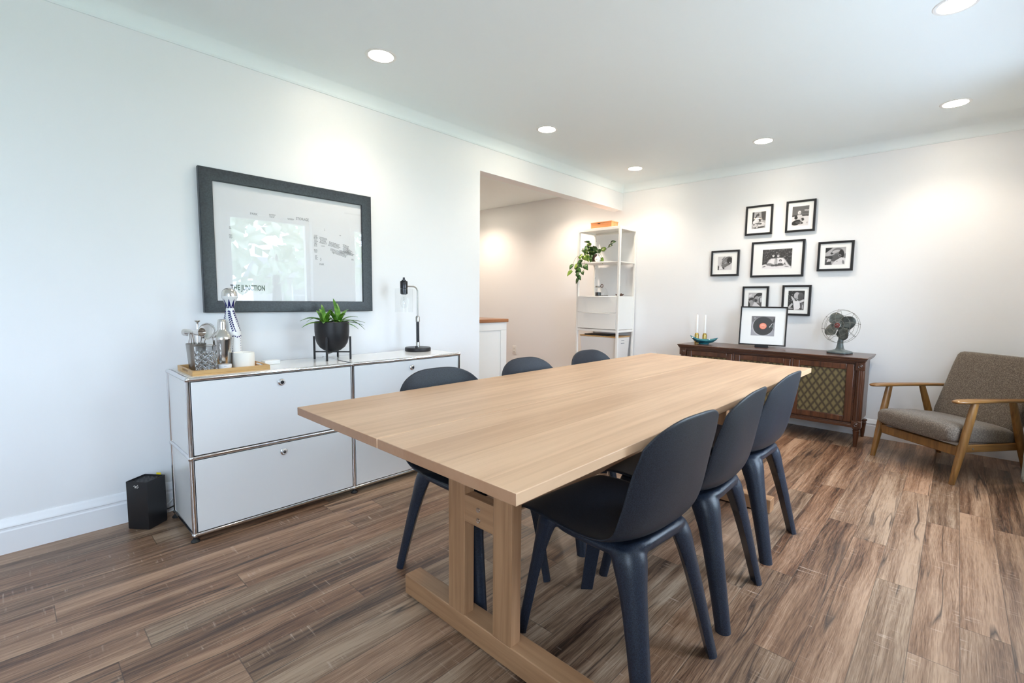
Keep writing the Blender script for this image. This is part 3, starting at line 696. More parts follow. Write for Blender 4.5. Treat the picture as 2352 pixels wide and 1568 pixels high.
# ---- lamp
lp = thing('desk_lamp', 'slim desk lamp with clear glass shade and bent nickel stem on the sideboard', 'lamp', (1.360, .262, SZ))
MB().lathe([(.084, 0), (.086, .003), (.086, .021), (.083, .025), (.0001, .026)], 56).build('base', M_blacksatin, lp)
MB().lathe([(.008, .024), (.008, .036), (.0065, .038), (.0001, .038)], 20, (-.035, -.035, 0)).build('switch', M_black, lp)
MB().lathe([(.0125, .025), (.0125, .060), (.0115, .062)], 28).build('collar', M_brushed, lp)
MB().lathe([(.0105, .058), (.0105, .200)], 28).build('grip', M_gunmetal, lp)
MB().lathe([(.0105, .196), (.0140, .200), (.0140, .228), (.0105, .238)], 28).build('collar', M_brushed, lp)
MB().tube([(0, 0, .225), (0, 0, .40)]+[(-.035+.035*math.cos(R(a)), 0, .40+.035*math.sin(R(a))) for a in range(10, 91, 10)]+[(-.082, 0, .435)], .0048, 14).build('stem', M_brushed, lp)
MM = (-.105, 0, 0)
MB().lathe([(.006, .492), (.007, .484), (.007, .478), (.014, .476), (.014, .470), (.022, .468), (.024, .464), (.024, .420), (.022, .418)], 32, MM).build('socket_cap', M_gunmetal, lp)
MB().lathe([(.0235, .417), (.0235, .385), (.016, .380), (.0001, .380)], 32, MM).build('socket', M_gunmetal, lp)
MB().lathe([(.0235, .4185), (.055, .4180), (.0565, .415), (.0565, .265)], 56, MM, cap=False).build('glass_shade', M_thin, lp)
MB().lathe([(.011, .381), (.013, .370), (.022, .345), (.0245, .325), (.021, .305), (.011, .294), (.0001, .292)], 36, MM).build('bulb', M_thin, lp)
MB().tube([(-.105+.004*math.cos(i*.9), .004*math.sin(i*.9), .365-i*.0022) for i in range(24)], .0007, 5).build('filament', M_steel, lp)

# ---- big framed poster
pc = thing('framed_poster', 'large framed text map poster with wide charcoal frame, above the sideboard', 'picture', (.652, YW-.004, 1.377))
def mitred(parent, w, h, fw, d, ms, name='frame', slope=.0, y0=0.0):
    """four mitred sticks; profile slopes from a raised outer edge to a lower inner lip"""
    m = MB(); W2, H2 = w/2, h/2
    prof_ = [(0, y0), (0, y0-d+.003), (.003, y0-d), (fw*.30, y0-d), (fw-.003, y0-d+slope), (fw, y0-d+slope+.003), (fw, y0)]
    rings = []
    for sx, sz in ((-1, -1), (1, -1), (1, 1), (-1, 1), (-1, -1)):
        rings.append([(sx*(W2-q), y, sz*(H2-q)) for q, y in prof_])
    m.loft(rings, cap=False); return m.build(name, ms, parent, sharp=20)
mitred(pc, .945, .740, .062, .030, M_bigframe, slope=.007)
MB().box(-.425, .425, -.008, -.004, -.322, .322).build('poster_sheet', M_paper, pc)
m = MB()
def inkbox(m, x0, x1, z0, z1, y=-.0085): m.add([(x0, y, z0), (x1, y, z0), (x1, y, z1), (x0, y, z1)], [(0, 1, 2, 3)])
def inktext(m, s, x, z, size, xs=.62, y=-.0085, rot=0, bold=.018):
    vs_, fs_ = text_mesh(s, size, xs, bold); c_, s_ = math.cos(rot), math.sin(rot)
    m.add([(x+a_*c_-b_*s_, y, z+a_*s_+b_*c_) for a_, b_ in vs_], fs_)
inktext(m, 'THE JUNCTION', -.345, -.250, .040, .61, bold=.035)
m.build('title_lettering', M_ink, pc)
m = MB()
inktext(m, 'PARK', -.236, .162, .016, .95); inktext(m, 'STORAGE', .005, .166, .021, .80)
inktext(m, 'PARK', .135, -.088, .016, .75)
rq = random.Random(11)
def cluster(x, z, w, h, rows, ang=0):
    for r_ in range(rows):
        zz = z-r_*h/rows; xx = x+rq.uniform(0, w*.12); xe = x+w-rq.uniform(0, w*.3)
        while xx < xe:
            l = rq.uniform(.002, .006); q = (xx-x)*math.sin(ang)
            inkbox(m, xx, xx+l, zz-h/rows*.62+q, zz+q); xx += l+.0016
cluster(-.142, .178, .040, .020, 3); cluster(-.042, .168, .036, .010, 2)
cluster(.106, .090, .022, .070, 10); cluster(.138, .082, .050, .040, 6, -.12); cluster(.19, .062, .090, .030, 4, -.22)
cluster(.205, .020, .105, .028, 5, -.26); cluster(.26, .012, .10, .02, 3, -.12); cluster(.285, .052, .045, .050, 8, -.3); cluster(.31, .03, .045, .030, 5, -.6)
cluster(.105, .005, .020, .022, 3); cluster(.145, .03, .03, .006, 1); cluster(.108, -.03, .016, .028, 5); cluster(.142, -.045, .008, .02, 3)
cluster(.172, .134, .004, .016, 2); cluster(.265, .105, .01, .006, 1); cluster(.34, -.035, .018, .012, 2); cluster(.222, -.005, .003, .012, 2)
cluster(-.340, .085, .012, .014, 2); cluster(-.342, .045, .016, .022, 5)
m.build('small_lettering', M_inkg, pc)
MB().add([(-.423, -.016, -.320), (.423, -.016, -.320), (.423, -.016, .320), (-.423, -.016, .320)], [(0, 1, 2, 3)]).build('glass', M_picglass, pc)

# ---- modem tower and cables
md = thing('modem', 'black upright modem tower with mesh top, on the floor left of the sideboard', 'modem', (0, 0, 0))
A = [(-.181, .362), (-.117, .280), (-.037, .342), (-.101, .424)]
c0 = (sum(p[0] for p in A)/4, sum(p[1] for p in A)/4)
def inset(k): return [(c0[0]+(x-c0[0])*k, c0[1]+(y-c0[1])*k) for x, y in A]
MB().loft([[(x, y, z) for x, y in inset(k)] for k, z in ((.97, .0), (1, .006), (1, .226), (.985, .229), (.94, .229), (.93, .222))]).build('case', M_black, md, bevel=.002)
m = MB()
for i in range(1, 14):
    for j in range(1, 14):
        u, v = i/14, j/14; q = inset(.92)
        x = (q[0][0]*(1-u)+q[1][0]*u)*(1-v)+(q[3][0]*(1-u)+q[2][0]*u)*v; y = (q[0][1]*(1-u)+q[1][1]*u)*(1-v)+(q[3][1]*(1-u)+q[2][1]*u)*v
        m.box(x-.0014, x+.0014, y-.0014, y+.0014, .2218, .2238)
m.build('mesh_top', M_gunmetal, md)
ex = Vector((A[1][0]-A[0][0], A[1][1]-A[0][1], 0)).normalized(); ey = Vector((ex.y, -ex.x, 0))
m = MB(); o0 = Vector((A[0][0], A[0][1], 0))+ex*.050+ey*.0007
def strk(pts, r=.0011): m.tube([tuple(o0+ex*a_+Vector((0, 0, b_))) for a_, b_ in pts], r, 5)
strk([(-.012, .208), (-.006, .211), (-.002, .206), (-.004, .199)]); strk([(-.006, .203), (.002, .206), (.010, .214)]); strk([(.003, .203), (.006, .199), (.011, .203), (.010, .208)])
m.build('emblem', M_plastic, md)
m = MB(); e2 = (Vector((A[2][0], A[2][1], 0))-Vector((A[3][0], A[3][1], 0))).normalized(); p0 = Vector((A[3][0], A[3][1], 0))*.42+Vector((A[2][0], A[2][1], 0))*.58
nn = Vector((-e2.y, e2.x, 0))*.001
m.loft([[tuple(p0+nn+Vector((0, 0, .19))), tuple(p0+e2*.022+nn+Vector((0, 0, .19))), tuple(p0+e2*.022-nn+Vector((0, 0, .19))), tuple(p0-nn+Vector((0, 0, .19)))], [tuple(p0+nn+Vector((0, 0, .238))), tuple(p0+e2*.022+nn+Vector((0, 0, .238))), tuple(p0+e2*.022-nn+Vector((0, 0, .238))), tuple(p0-nn+Vector((0, 0, .238)))]])
m.build('tape_strip', M_yellow, md, label='yellow tape strip')
tag(MB().tube([(-.062, .398, .055), (-.03, .405, .05), (.0, .415, .075), (.012, .425, .12), (.03, .43, .15), (.09, .435, .10), (.2, .43, .02)], .0030, 8).build('white_cable', M_cablew), 'white cable looping behind the sideboard beside the black modem', 'cable')
tag(MB().tube([(-.068, .392, .040), (-.02, .402, .034), (.03, .415, .045), (.12, .425, .03), (.25, .43, .012)], .0034, 8).build('black_cable', M_black), 'black cable running from the modem behind the sideboard', 'cable')
tag(MB().tube([(-.075, .395, .022), (-.03, .41, .012), (.02, .405, .022), (.07, .42, .035), (.15, .43, .010)], .0028, 8).build('power_cable', M_cablew), 'thin white cable lying low on the floor behind the modem', 'cable')
# ================================================================== WALNUT STEREO CONSOLE
CX0, CX1, CY0, CY1, CZ = 3.775, 4.238, -.482, -1.982, .695
cs = thing('stereo_console', 'dark walnut stereo console with gold grille cloth panels against the back wall', 'console', (CX0, (CY0+CY1)/2, 0))
# local: x into the wall, y along the wall (minus = toward the armchair)
D, HW = CX1-CX0, (CY0-CY1)/2
m = MB(); m.box(0, D, -HW, HW, CZ-.012, CZ); m.box(.006, D, -HW+.006, HW-.006, CZ-.024, CZ-.012); m.box(.014, D, -HW+.014, HW-.014, CZ-.034, CZ-.024)
m.build('top', M_walnut, cs, bevel=.003)
LID = [(.24, .2425), (-.235, -.2325)]
m = MB()
for a_, b_ in LID: m.box(.004, D-.002, a_, b_, CZ-.0005, CZ+.0006)
m.box(.035, .0375, -.2325, .24, CZ-.0005, CZ+.0006)
m.build('lid_seams', M_black, cs)
BX = .035
m = MB(); m.box(BX+.012, D-.01, -HW+.05, HW-.05, .165, CZ-.034); m.build('carcass', M_walnut, cs)
m = MB(); m.box(BX-.004, BX+.02, -HW+.045, HW-.045, .150, .172); m.box(BX, BX+.02, -HW+.045, HW-.045, .172, .182); m.box(BX-.002, BX+.02, -HW+.045, HW-.045, CZ-.048, CZ-.034); m.build('front_rails', M_walnut, cs, bevel=.002)
for s in (-1, 1):           # fluted corner posts with rosettes
    yc = s*(HW-.047); n = 40; ring = []
    def post(z): 
        r = []
        for i in range(n):
            th = 2*PI*i/n; rr = .030*(1-.07*(1 if i % 4 < 2 else 0)); r.append((BX+.022+rr*math.cos(th), yc+rr*math.sin(th), z))
        return r
    MB().loft([post(.205), post(.595)]).build('fluted_post', M_walnutv, cs, sharp=20)
    MB().box(BX-.010, BX+.052, yc-.032, yc+.032, .150, .205).build('post_block', M_walnutv, cs, bevel=.004); MB().box(BX-.010, BX+.052, yc-.032, yc+.032, .595, CZ-.034).build('post_block', M_walnutv, cs, bevel=.004)
    for z in (.178, .628):
        MM = Matrix.Translation((BX-.010, yc, z)) @ Matrix.Rotation(R(-90), 4, 'Y')
        MB().lathe([(.018, 0), (.018, .003), (.014, .006), (.010, .004), (.006, .007), (.0001, .008)], 24, M4=MM).build('rosette', M_walnutv, cs)
    for xx in (BX+.022, D-.035):
        MB().lathe([(.0105, 0), (.012, .006), (.021, .115), (.023, .126), (.018, .132), (.026, .140), (.026, .152)], 24, (xx, yc, 0)).build('leg', M_walnutv, cs)
    MB().box(BX+.05, D-.012, yc-s*-.006-.006, yc-s*-.006+.006, .18, CZ-.036).build('side_panel', M_walnutv, cs)
PAN = [(-HW+.085, -.245), (-.225, .225), (.245, HW-.085)]
for i, (ya, yb) in enumerate(PAN):
    z0, z1, w = .192, .640, .048
    d = MB()
    d.box(BX-.006, BX+.014, ya, ya+w, z0, z1); d.box(BX-.006, BX+.014, yb-w, yb, z0, z1); d.box(BX-.006, BX+.014, ya+w, yb-w, z0, z0+w*.9); d.box(BX-.006, BX+.014, ya+w, yb-w, z1-w*.9, z1)
    dd = d.build('panel_frame', M_walnutv, cs, bevel=.004)
    MB().box(BX+.004, BX+.008, ya+w, yb-w, z0+w*.9, z1-w*.9).build('grille_cloth', M_grille, dd)
for y in (-.235, .235): MB().box(BX-.003, BX+.014, y-.008, y+.008, .182, CZ-.048).build('divider', M_walnutv, cs, bevel=.002)

# ---- framed turntable print standing on the console
def toned(parent, w, h, bg, shapes, y, name='photograph', label=None, soft=1.0, grain=.006):
    """flat print: a fine grid whose corners carry the printed tones"""
    NX = 88; NY = max(8, int(NX*h/w)); gx, gy = np.meshgrid(np.linspace(-.5, .5, NX+1), np.linspace(-.5, .5, NY+1)); asp = h/w
    def c3(c): return np.array((c**1.6, c**1.6*.97, c**1.6*.99) if isinstance(c, (int, float)) else c, float)
    img = np.ones((NY+1, NX+1, 3))*c3(bg); px = 1.0/NX
    def blur(k):
        p = np.pad(k, 1, mode='edge'); return (p[:-2, 1:-1]+p[2:, 1:-1]+p[1:-1, :-2]+p[1:-1, 2:]+4*p[1:-1, 1:-1])/8
    for s_ in shapes:
        if s_[0] == 'e':
            _, cx, cy, rx, ry, rot, c = s_; rot = R(rot); dx = gx-cx; dy = (gy-cy)*asp
            ux = dx*math.cos(rot)+dy*math.sin(rot); uy = -dx*math.sin(rot)+dy*math.cos(rot)
            d = np.sqrt((ux/rx)**2+(uy/ry)**2); mn = min(rx, ry)
            k = np.clip((1-d)*mn/(px*(1.2*soft+mn*10*soft))+.5, 0, 1)
            shade = 1+.22*soft*np.clip((-ux/rx*.5+uy/ry*.8), -1, 1)
        else:
            _, poly, c = s_; k = np.zeros_like(gx, bool); n_ = len(poly)
            for i in range(n_):
                (x1, y1), (x2, y2) = poly[i-1], poly[i]
                if y1 != y2: k ^= ((y1 > gy) != (y2 > gy)) & (gx < (x2-x1)*(gy-y1)/(y2-y1)+x1)
            k = k.astype(float); shade = 1
            for _ in range(int(1+3*soft)): k = blur(k)
        img = img*(1-k[..., None])+(c3(c)*(np.ones_like(gx)*shade)[..., None])*k[..., None]
    rg = np.random.default_rng(len(shapes)); nz = blur(blur(rg.normal(0, 1, gx.shape)))*2.0
    img = np.clip(img*(1+grain*3*nz[..., None]), .01, .92)
    me = bpy.data.meshes.new(name); nx = NX+1
    vs_ = [(gx[j, i]*w, y, gy[j, i]*h) for j in range(NY+1) for i in range(nx)]
    me.from_pydata(vs_, [], [(j*nx+i, j*nx+i+1, (j+1)*nx+i+1, (j+1)*nx+i) for j in range(NY) for i in range(NX)])
    ca = me.color_attributes.new('tone', 'FLOAT_COLOR', 'POINT')
    ca.data.foreach_set('color', np.concatenate([img, np.ones(gx.shape+(1,))], -1).astype(np.float32).ravel())
    me.materials.append(M_print); o = bpy.data.objects.new(name, me); COL.objects.link(o); o.parent = parent
    if label: o['label'] = label
    return o
def frame_thing(label, loc, rot, w, h, fw, d, pw, ph, bg, shapes, group=None, plabel=None, off=(0, 0)):
    t = thing('photo_frame', label, 'picture frame', loc, 0, group, rot)
    mitred(t, w, h, fw, d, M_black)
    MB().box(-w/2+fw*.6, w/2-fw*.6, -.014, -.005, -h/2+fw*.6, h/2-fw*.6).build('mat_board', M_mat, t)
    toned(t, pw, ph, bg, shapes, -.0144, label=plabel, soft=.8)
    MB().add([(-w/2+fw*.8, -.0180, -h/2+fw*.8), (w/2-fw*.8, -.0180, -h/2+fw*.8), (w/2-fw*.8, -.0180, h/2-fw*.8), (-w/2+fw*.8, -.0180, h/2-fw*.8)], [(0, 1, 2, 3)]).build('glass', M_smallglass, t)
    return t
BW = XB-.003
RB = (0, 0, R(-90))
GP = 'black framed black and white photographs on the back wall'
rs = random.Random(3)
def speck(n, x0, x1, y0, y1, r0_, r1_, c0_, c1_):
    return [('e', rs.uniform(x0, x1), rs.uniform(y0, y1), rs.uniform(r0_, r1_), rs.uniform(r0_, r1_)*.6, rs.uniform(0, 180), rs.uniform(c0_, c1_)) for _ in range(n)]
# upper left: adult in white bending over a small child in a chair
frame_thing('small upright black frame, upper left, photograph of a person in white bending over a child', (BW, -1.016, 1.864), RB, .236, .270, .017, .023, .118, .152, .55,
  [('p', [(-.5, .5), (-.35, .5), (-.42, -.1), (-.5, -.5)], .10), ('p', [(-.45, .02), (-.05, .42), (.0, .38), (-.38, -.05)], .07), ('p', [(.15, .5), (.5, .5), (.5, -.05), (.22, -.02)], .20), ('e', .10, .05, .12, .12, 0, .12),
   ('e', -.10, .30, .13, .10, 20, .18), ('e', -.06, .16, .12, .11, 0, .50), ('e', -.22, -.08, .24, .16, 30, .82), ('e', -.30, -.28, .18, .17, 0, .75), ('e', .18, -.06, .14, .12, 0, .66), ('e', .08, -.02, .06, .12, 10, .14),
   ('e', .22, -.28, .26, .17, 10, .78), ('e', -.02, -.22, .26, .05, -8, .22), ('e', .14, -.23, .09, .05, 20, .03), ('e', -.36, -.26, .08, .07, 0, .25), ('e', -.34, -.28, .05, .05, 0, .55), ('e', .05, -.44, .40, .06, 5, .15), ('e', -.1, -.42, .09, .06, 40, .70)], GP)
# upper right: smiling child holding an animal on a light floor
frame_thing('small upright black frame, upper right, photograph of a seated child holding a dark toy', (BW, -1.361, 1.866), RB, .234, .273, .017, .023, .132, .172, .80,
  [('p', [(-.5, .5), (.5, .5), (.5, .02), (-.5, -.02)], .28), ('p', [(-.5, .05), (.5, .03), (.5, -.02), (-.5, .0)], .05), ('p', [(.22, .30), (.5, .28), (.5, .24), (.24, .25)], .8), ('p', [(.1, .20), (.5, .16), (.5, .12), (.12, .15)], .22),
   ('e', -.11, .20, .13, .14, 0, .30), ('e', -.07, .17, .095, .12, -8, .80), ('e', -.05, .17, .07, .015, -4, .55), ('e', -.06, .10, .035, .014, 8, .58), ('e', -.04, .14, .02, .03, 0, .66), ('p', [(-.18, .06), (.06, .06), (.16, -.08), (.10, -.28), (-.12, -.28), (-.22, -.05)], .74),
   ('e', .0, -.10, .20, .16, 0, .72), ('e', -.26, -.08, .10, .11, 0, .04), ('e', .14, -.18, .09, .10, 40, .08), ('e', -.22, -.32, .30, .17, 15, .06), ('e', -.05, -.34, .24, .10, -10, .18), ('e', .05, -.22, .05, .10, 20, .6), ('e', .02, -.36, .04, .02, 0, .7), ('e', .42, -.36, .015, .06, 0, .1)], GP)
# centre: family sitting in front of a hedge
fam = [('e', 0, .1, .6, .4, 0, .14)] + speck(230, -.5, .5, -.15, .5, .007, .016, .05, .62) + [
   ('p', [(-.5, -.5), (-.5, -.30), (-.38, -.26), (-.25, -.34), (0, -.38), (.28, -.30), (.42, -.36), (.5, -.42), (.5, -.5)], .88),
   ('p', [(-.21, .10), (-.19, .24), (-.12, .29), (-.05, .24), (-.03, .04), (-.08, .0), (-.18, .0)], .10), ('e', -.12, .17, .036, .048, 0, .86), ('e', -.12, .215, .03, .014, 0, .16),
   ('p', [(-.20, .03), (-.06, .03), (-.02, -.10), (-.05, -.30), (-.24, -.30), (-.27, -.12)], .88), ('p', [(-.25, -.02), (-.20, -.02), (-.27, -.22), (-.34, -.24)], .80), ('p', [(-.34, -.24), (-.22, -.20), (-.12, -.26), (-.14, -.33), (-.34, -.34)], .40),
   ('e', .045, .15, .037, .046, 0, .82), ('e', .045, .20, .036, .02, 0, .45), ('p', [(.01, .04), (.10, .05), (.22, .03), (.29, -.12), (.24, -.28), (.02, -.28)], .90), ('p', [(.22, .02), (.29, -.06), (.38, -.26), (.32, -.28), (.24, -.12)], .82),
   ('e', -.035, .02, .030, .034, 0, .55), ('e', -.035, .045, .03, .015, 0, .2), ('p', [(-.07, -.03), (.0, -.03), (.02, -.26), (-.09, -.26)], .62),
   ('e', .125, -.10, .050, .050, 0, .12), ('e', .125, -.135, .036, .036, 0, .72), ('p', [(.05, -.22), (.19, -.21), (.24, -.36), (.0, -.37)], .20), ('p', [(-.20, -.30), (.0, -.27), (.03, -.36), (-.18, -.38)], .18), ('p', [(.28, -.22), (.34, -.22), (.44, -.36), (.36, -.37)], .86), ('e', -.43, -.38, .06, .02, 15, .25), ('e', .34, -.40, .08, .015, -10, .35)]
frame_thing('largest landscape black frame in the middle, photograph of a family of four by a hedge', (BW, -1.190, 1.499), RB, .445, .327, .018, .023, .247, .176, .12, fam, GP)
# left: close profile of a sleeping baby
frame_thing('small landscape black frame, far left, close photograph of a sleeping baby in profile', (BW, -.723, 1.479), RB, .271, .249, .018, .023, .134, .130, .72,
  [('e', .15, .12, .42, .30, 35, .20), ('e', .12, .10, .36, .26, 35, .34), ('e', .34, .18, .2, .22, 20, .10), ('e', -.02, -.16, .22, .16, 30, .33), ('e', -.10, -.38, .10, .06, -30, .12), ('e', -.26, -.06, .16, .05, -60, .62), ('e', -.12, .02, .10, .03, 30, .14), ('e', -.05, .08, .12, .02, 35, .45),
   ('e', -.20, -.14, .05, .04, 0, .2), ('e', .34, .0, .07, .09, 0, .12), ('e', .36, .03, .04, .05, 0, .62), ('e', .06, .0, .10, .07, 30, .48), ('p', [(-.5, -.5), (-.5, -.12), (-.40, -.25), (-.42, -.5)], .08), ('p', [(-.40, -.45), (-.38, -.22), (-.2, -.28), (-.12, -.42)], .84), ('p', [(.1, -.5), (.16, -.36), (.5, -.12), (.5, -.5)], .76), ('p', [(-.5, .5), (-.1, .5), (-.42, .0), (-.5, .1)], .72), ('p', [(-.24, .26), (-.02, .5), (.02, .5), (-.2, .22)], .07)], GP)
# right: shaved baby head resting on a shoulder
frame_thing('small landscape black frame, far right, photograph of a baby head resting on white cloth', (BW, -1.646, 1.502), RB, .262, .250, .018, .023, .148, .146, .60,
  [('p', [(-.5, .5), (-.12, .5), (-.45, .22), (-.5, .2)], .04), ('e', -.22, .16, .20, .12, 40, .58), ('p', [(-.5, .0), (-.2, .02), (-.15, -.15), (-.5, -.12)], .10), ('e', .10, .18, .30, .28, 10, .30), ('e', .02, .26, .20, .08, 15, .62), ('e', .30, .10, .13, .25, 5, .07), ('e', -.02, -.10, .26, .20, 20, .22), ('e', -.22, -.08, .10, .09, 0, .12),
   ('e', -.18, .16, .07, .05, -20, .08), ('e', -.10, .10, .10, .03, 30, .55), ('e', .22, .02, .08, .07, 0, .40), ('e', .22, .02, .04, .04, 0, .12), ('p', [(-.5, -.5), (-.5, -.15), (-.2, -.22), (-.15, -.5)], .20), ('e', -.30, -.26, .12, .08, 40, .70), ('e', -.32, -.40, .12, .08, 20, .12), ('p', [(-.15, -.5), (.0, -.28), (.30, -.08), (.5, -.15), (.5, -.5)], .80), ('e', .40, -.36, .05, .12, 10, .40), ('e', .48, .0, .04, .14, 0, .25), ('e', .1, -.3, .03, .02, 0, .2)], GP)
# lower left: child nestled against an adult, partly hidden
frame_thing('small upright black frame, lower left, partly hidden, photograph of two cuddled heads', (BW, -1.022, 1.116), RB, .233, .270, .018, .023, .120, .152, .50,
  [('p', [(-.5, .5), (.2, .5), (.0, .2), (-.5, .2)], .62), ('e', -.34, .32, .14, .08, 30, .8), ('e', .28, .38, .24, .14, 10, .10), ('e', .10, .26, .22, .15, 30, .12), ('e', .14, .14, .18, .18, 0, .48), ('e', .30, .18, .10, .10, 0, .55), ('e', .42, .02, .14, .28, 0, .22), ('e', .44, .06, .07, .20, 0, .70), ('e', .04, .02, .14, .12, -20, .16),
   ('e', -.24, .04, .22, .20, 20, .30), ('e', -.30, .10, .20, .10, 20, .16), ('e', -.28, -.06, .14, .12, 0, .52), ('p', [(-.5, -.5), (-.5, .0), (-.36, -.2), (-.34, -.5)], .09), ('p', [(-.32, -.5), (-.02, -.08), (.12, -.14), (.5, -.42), (.5, -.5)], .78), ('p', [(.1, -.12), (.5, -.2), (.5, -.4)], .2), ('e', -.22, -.34, .03, .16, -40, .55)], GP)
# lower right: toddler in a light dress
frame_thing('small upright black frame, lower right, partly hidden, photograph of a toddler in pale dress', (BW, -1.369, 1.124), RB, .232, .272, .018, .023, .130, .172, .08,
  speck(26, -.5, -.1, -.2, .5, .015, .04, .15, .55) + [('e', .18, .18, .26, .30, 0, .22), ('e', .06, .22, .20, .26, 10, .62), ('e', .28, .20, .18, .26, 0, .22), ('e', -.02, .08, .05, .025, 0, .10), ('e', .12, .05, .05, .03, 0, .12), ('e', .10, -.02, .05, .03, 0, .70), ('p', [(-.34, .22), (-.26, .20), (-.12, .08), (-.02, -.05), (-.10, -.12), (-.22, .0)], .72),
   ('p', [(-.18, -.04), (.22, -.04), (.30, -.46), (-.10, -.5)], .86), ('p', [(.2, -.04), (.48, .06), (.5, -.05), (.26, -.14)], .76), ('p', [(-.5, -.38), (-.25, -.14), (-.18, -.20), (-.40, -.46)], .66), ('p', [(.30, -.15), (.5, -.1), (.5, -.5), (.34, -.5)], .30), ('e', .42, -.34, .035, .16, 0, .66), ('e', .3, -.42, .08, .05, 0, .15), ('e', -.3, -.42, .14, .05, 0, .55)], GP)
# turntable print on its little stand
pr = thing('turntable_print', 'black framed print of a record player, on a small stand on the console', 'picture', (4.085, -1.150, CZ+.014+.178), 0, None, (R(-7), 0, R(-90+10)))
mitred(pr, .385, .352, .011, .022, M_black)
MB().box(-.186, .186, -.008, -.003, -.170, .170).build('mat_board', M_mat, pr)
tt = [('p', [(-.5, .5), (.5, .5), (.5, .15), (-.5, .2)], (.17, .16, .17)), ('p', [(-.5, .2), (.5, .15), (.5, -.2), (-.5, -.1)], (.26, .25, .27)), ('e', -.36, .40, .05, .04, 0, (.30, .30, .31)), ('e', 0, -.02, .455, .455, 0, (.55, .54, .56)), ('e', .012, .0, .435, .440, 0, (.045, .045, .045)), ('e', .01, .0, .33, .33, 0, (.06, .06, .06)), ('e', .01, .0, .32, .32, 0, (.04, .04, .042)), ('e', .01, .0, .24, .24, 0, (.058, .055, .055)), ('e', .01, .0, .232, .232, 0, (.04, .04, .042)),
      ('e', .005, 0, .155, .150, 0, (.62, .10, .06)), ('e', .01, .0, .140, .134, 0, (.85, .32, .22)), ('e', .0, .04, .09, .03, 0, (.90, .45, .34)), ('e', .01, .0, .008, .008, 0, (.1, .05, .04)), ('p', [(.26, -.06), (.28, -.07), (.46, .24), (.44, .25)], (.70, .70, .70)), ('p', [(.36, .12), (.45, .40), (.50, .42), (.50, .24)], (.05, .05, .05)), ('e', .40, -.02, .035, .05, 20, (.12, .15, .15)), ('p', [(.24, -.40), (.42, -.38), (.42, -.36), (.24, -.38)], (.40, .40, .42)), ('p', [(.2, -.45), (.36, -.44), (.36, -.425), (.2, -.435)], (.45, .45, .47))]
toned(pr, .192, .178, (.36, .35, .38), tt, -.0083, soft=.15, grain=.006)
for k in range(1): MB().add([(-.186, -.0135, -.170), (.186, -.0135, -.170), (.186, -.0135, .170), (-.186, -.0135, .170)], [(0, 1, 2, 3)]).build('glass', M_smallglass, pr)
est = thing('print_stand', 'small black stand under the turntable print on the console', 'stand', (4.085, -1.150, CZ), R(10))
m = MB(); m.box(-.040, .050, -.055, .055, 0, .004); m.box(-.045, -.038, -.055, .055, 0, .020); m.box(-.034, .012, -.03, .03, .004, .012); m.build('stand_base', M_black, est, bevel=.001)
m = MB(); m.loft([[(.022, -.03, .004), (.022, .03, .004), (.027, .03, .004), (.027, -.03, .004)], [(.046, -.03, .15), (.046, .03, .15), (.051, .03, .15), (.051, -.03, .15)]]); m.build('back_rest', M_black, est)

# ---- bowl, candle holders, candles
bw = thing('teal_bowl', 'teal glazed boat-shaped ceramic bowl on the left end of the console', 'bowl', (3.985, -.655, CZ), R(-68))
rings = []; n = 48
def bring(k, ins=0):
    out = []
    for i in range(n):
        th = 2*PI*i/n; c_, s_ = math.cos(th), math.sin(th)
        a_ = (.048+(.128-.048)*k**.75)-ins; b_ = (.034+(.082-.034)*k**.75)-ins
        z = .010+k**1.5*(.026+.034*abs(c_)**2.2*(1.15 if c_ < 0 else .75))
        out.append((a_*c_, b_*s_, z+(ins*.8 if ins else 0)))
    return out
rings = [[(.046*math.cos(2*PI*i/n), .032*math.sin(2*PI*i/n), 0) for i in range(n)], [(.047*math.cos(2*PI*i/n), .033*math.sin(2*PI*i/n), .008) for i in range(n)]]
for k in (0.02, .15, .3, .45, .6, .75, .9, 1.0): rings.append(bring(k))
for k in (1.0, .9, .75, .6, .45, .3, .15, 0.02): rings.append(bring(k, .0045))
m = MB(); m.loft(rings); m.build('bowl_body', M_teal, bw, sharp=60)
GC = 'white taper candles in brass holders'
for i, (x, y, lb) in enumerate([(4.110, -.530, 'left of the two'), (4.120, -.606, 'right of the two')]):
    h = thing('candle_holder', 'small ribbed brass candle holder behind the teal bowl, %s' % lb, 'candle holder', (x, y, CZ), 0, 'brass candle holders behind the teal bowl')
    n = 32; r_ = []
    for z, r in ((0, .019), (.004, .021), (.074, .021), (.087, .017), (.094, .013)):
        r_.append([(r*(1-.05*(k % 2))*math.cos(2*PI*k/n), r*(1-.05*(k % 2))*math.sin(2*PI*k/n), z) for k in range(n)])
    MB().loft(r_).build('holder_body', M_brass, h, sharp=20)
    c_ = thing('taper_candle', 'white taper candle standing in a brass holder, %s' % lb, 'candle', (x, y, CZ+.0945), 0, GC)
    MB().lathe([(.0105, 0), (.0108, .002), (.0098, .172), (.006, .182), (.0001, .185)], 24).build('wax_stick', M_waxw, c_)
    MB().tube([(0, 0, .182), (.001, 0, .192)], .001, 6).build('wick', M_black, c_)

# ---- vintage fan
fn = thing('desk_fan', 'vintage grey-green metal desk fan with four blades and wire cage, on the console', 'fan', (4.035, -1.760, CZ), R(-106))
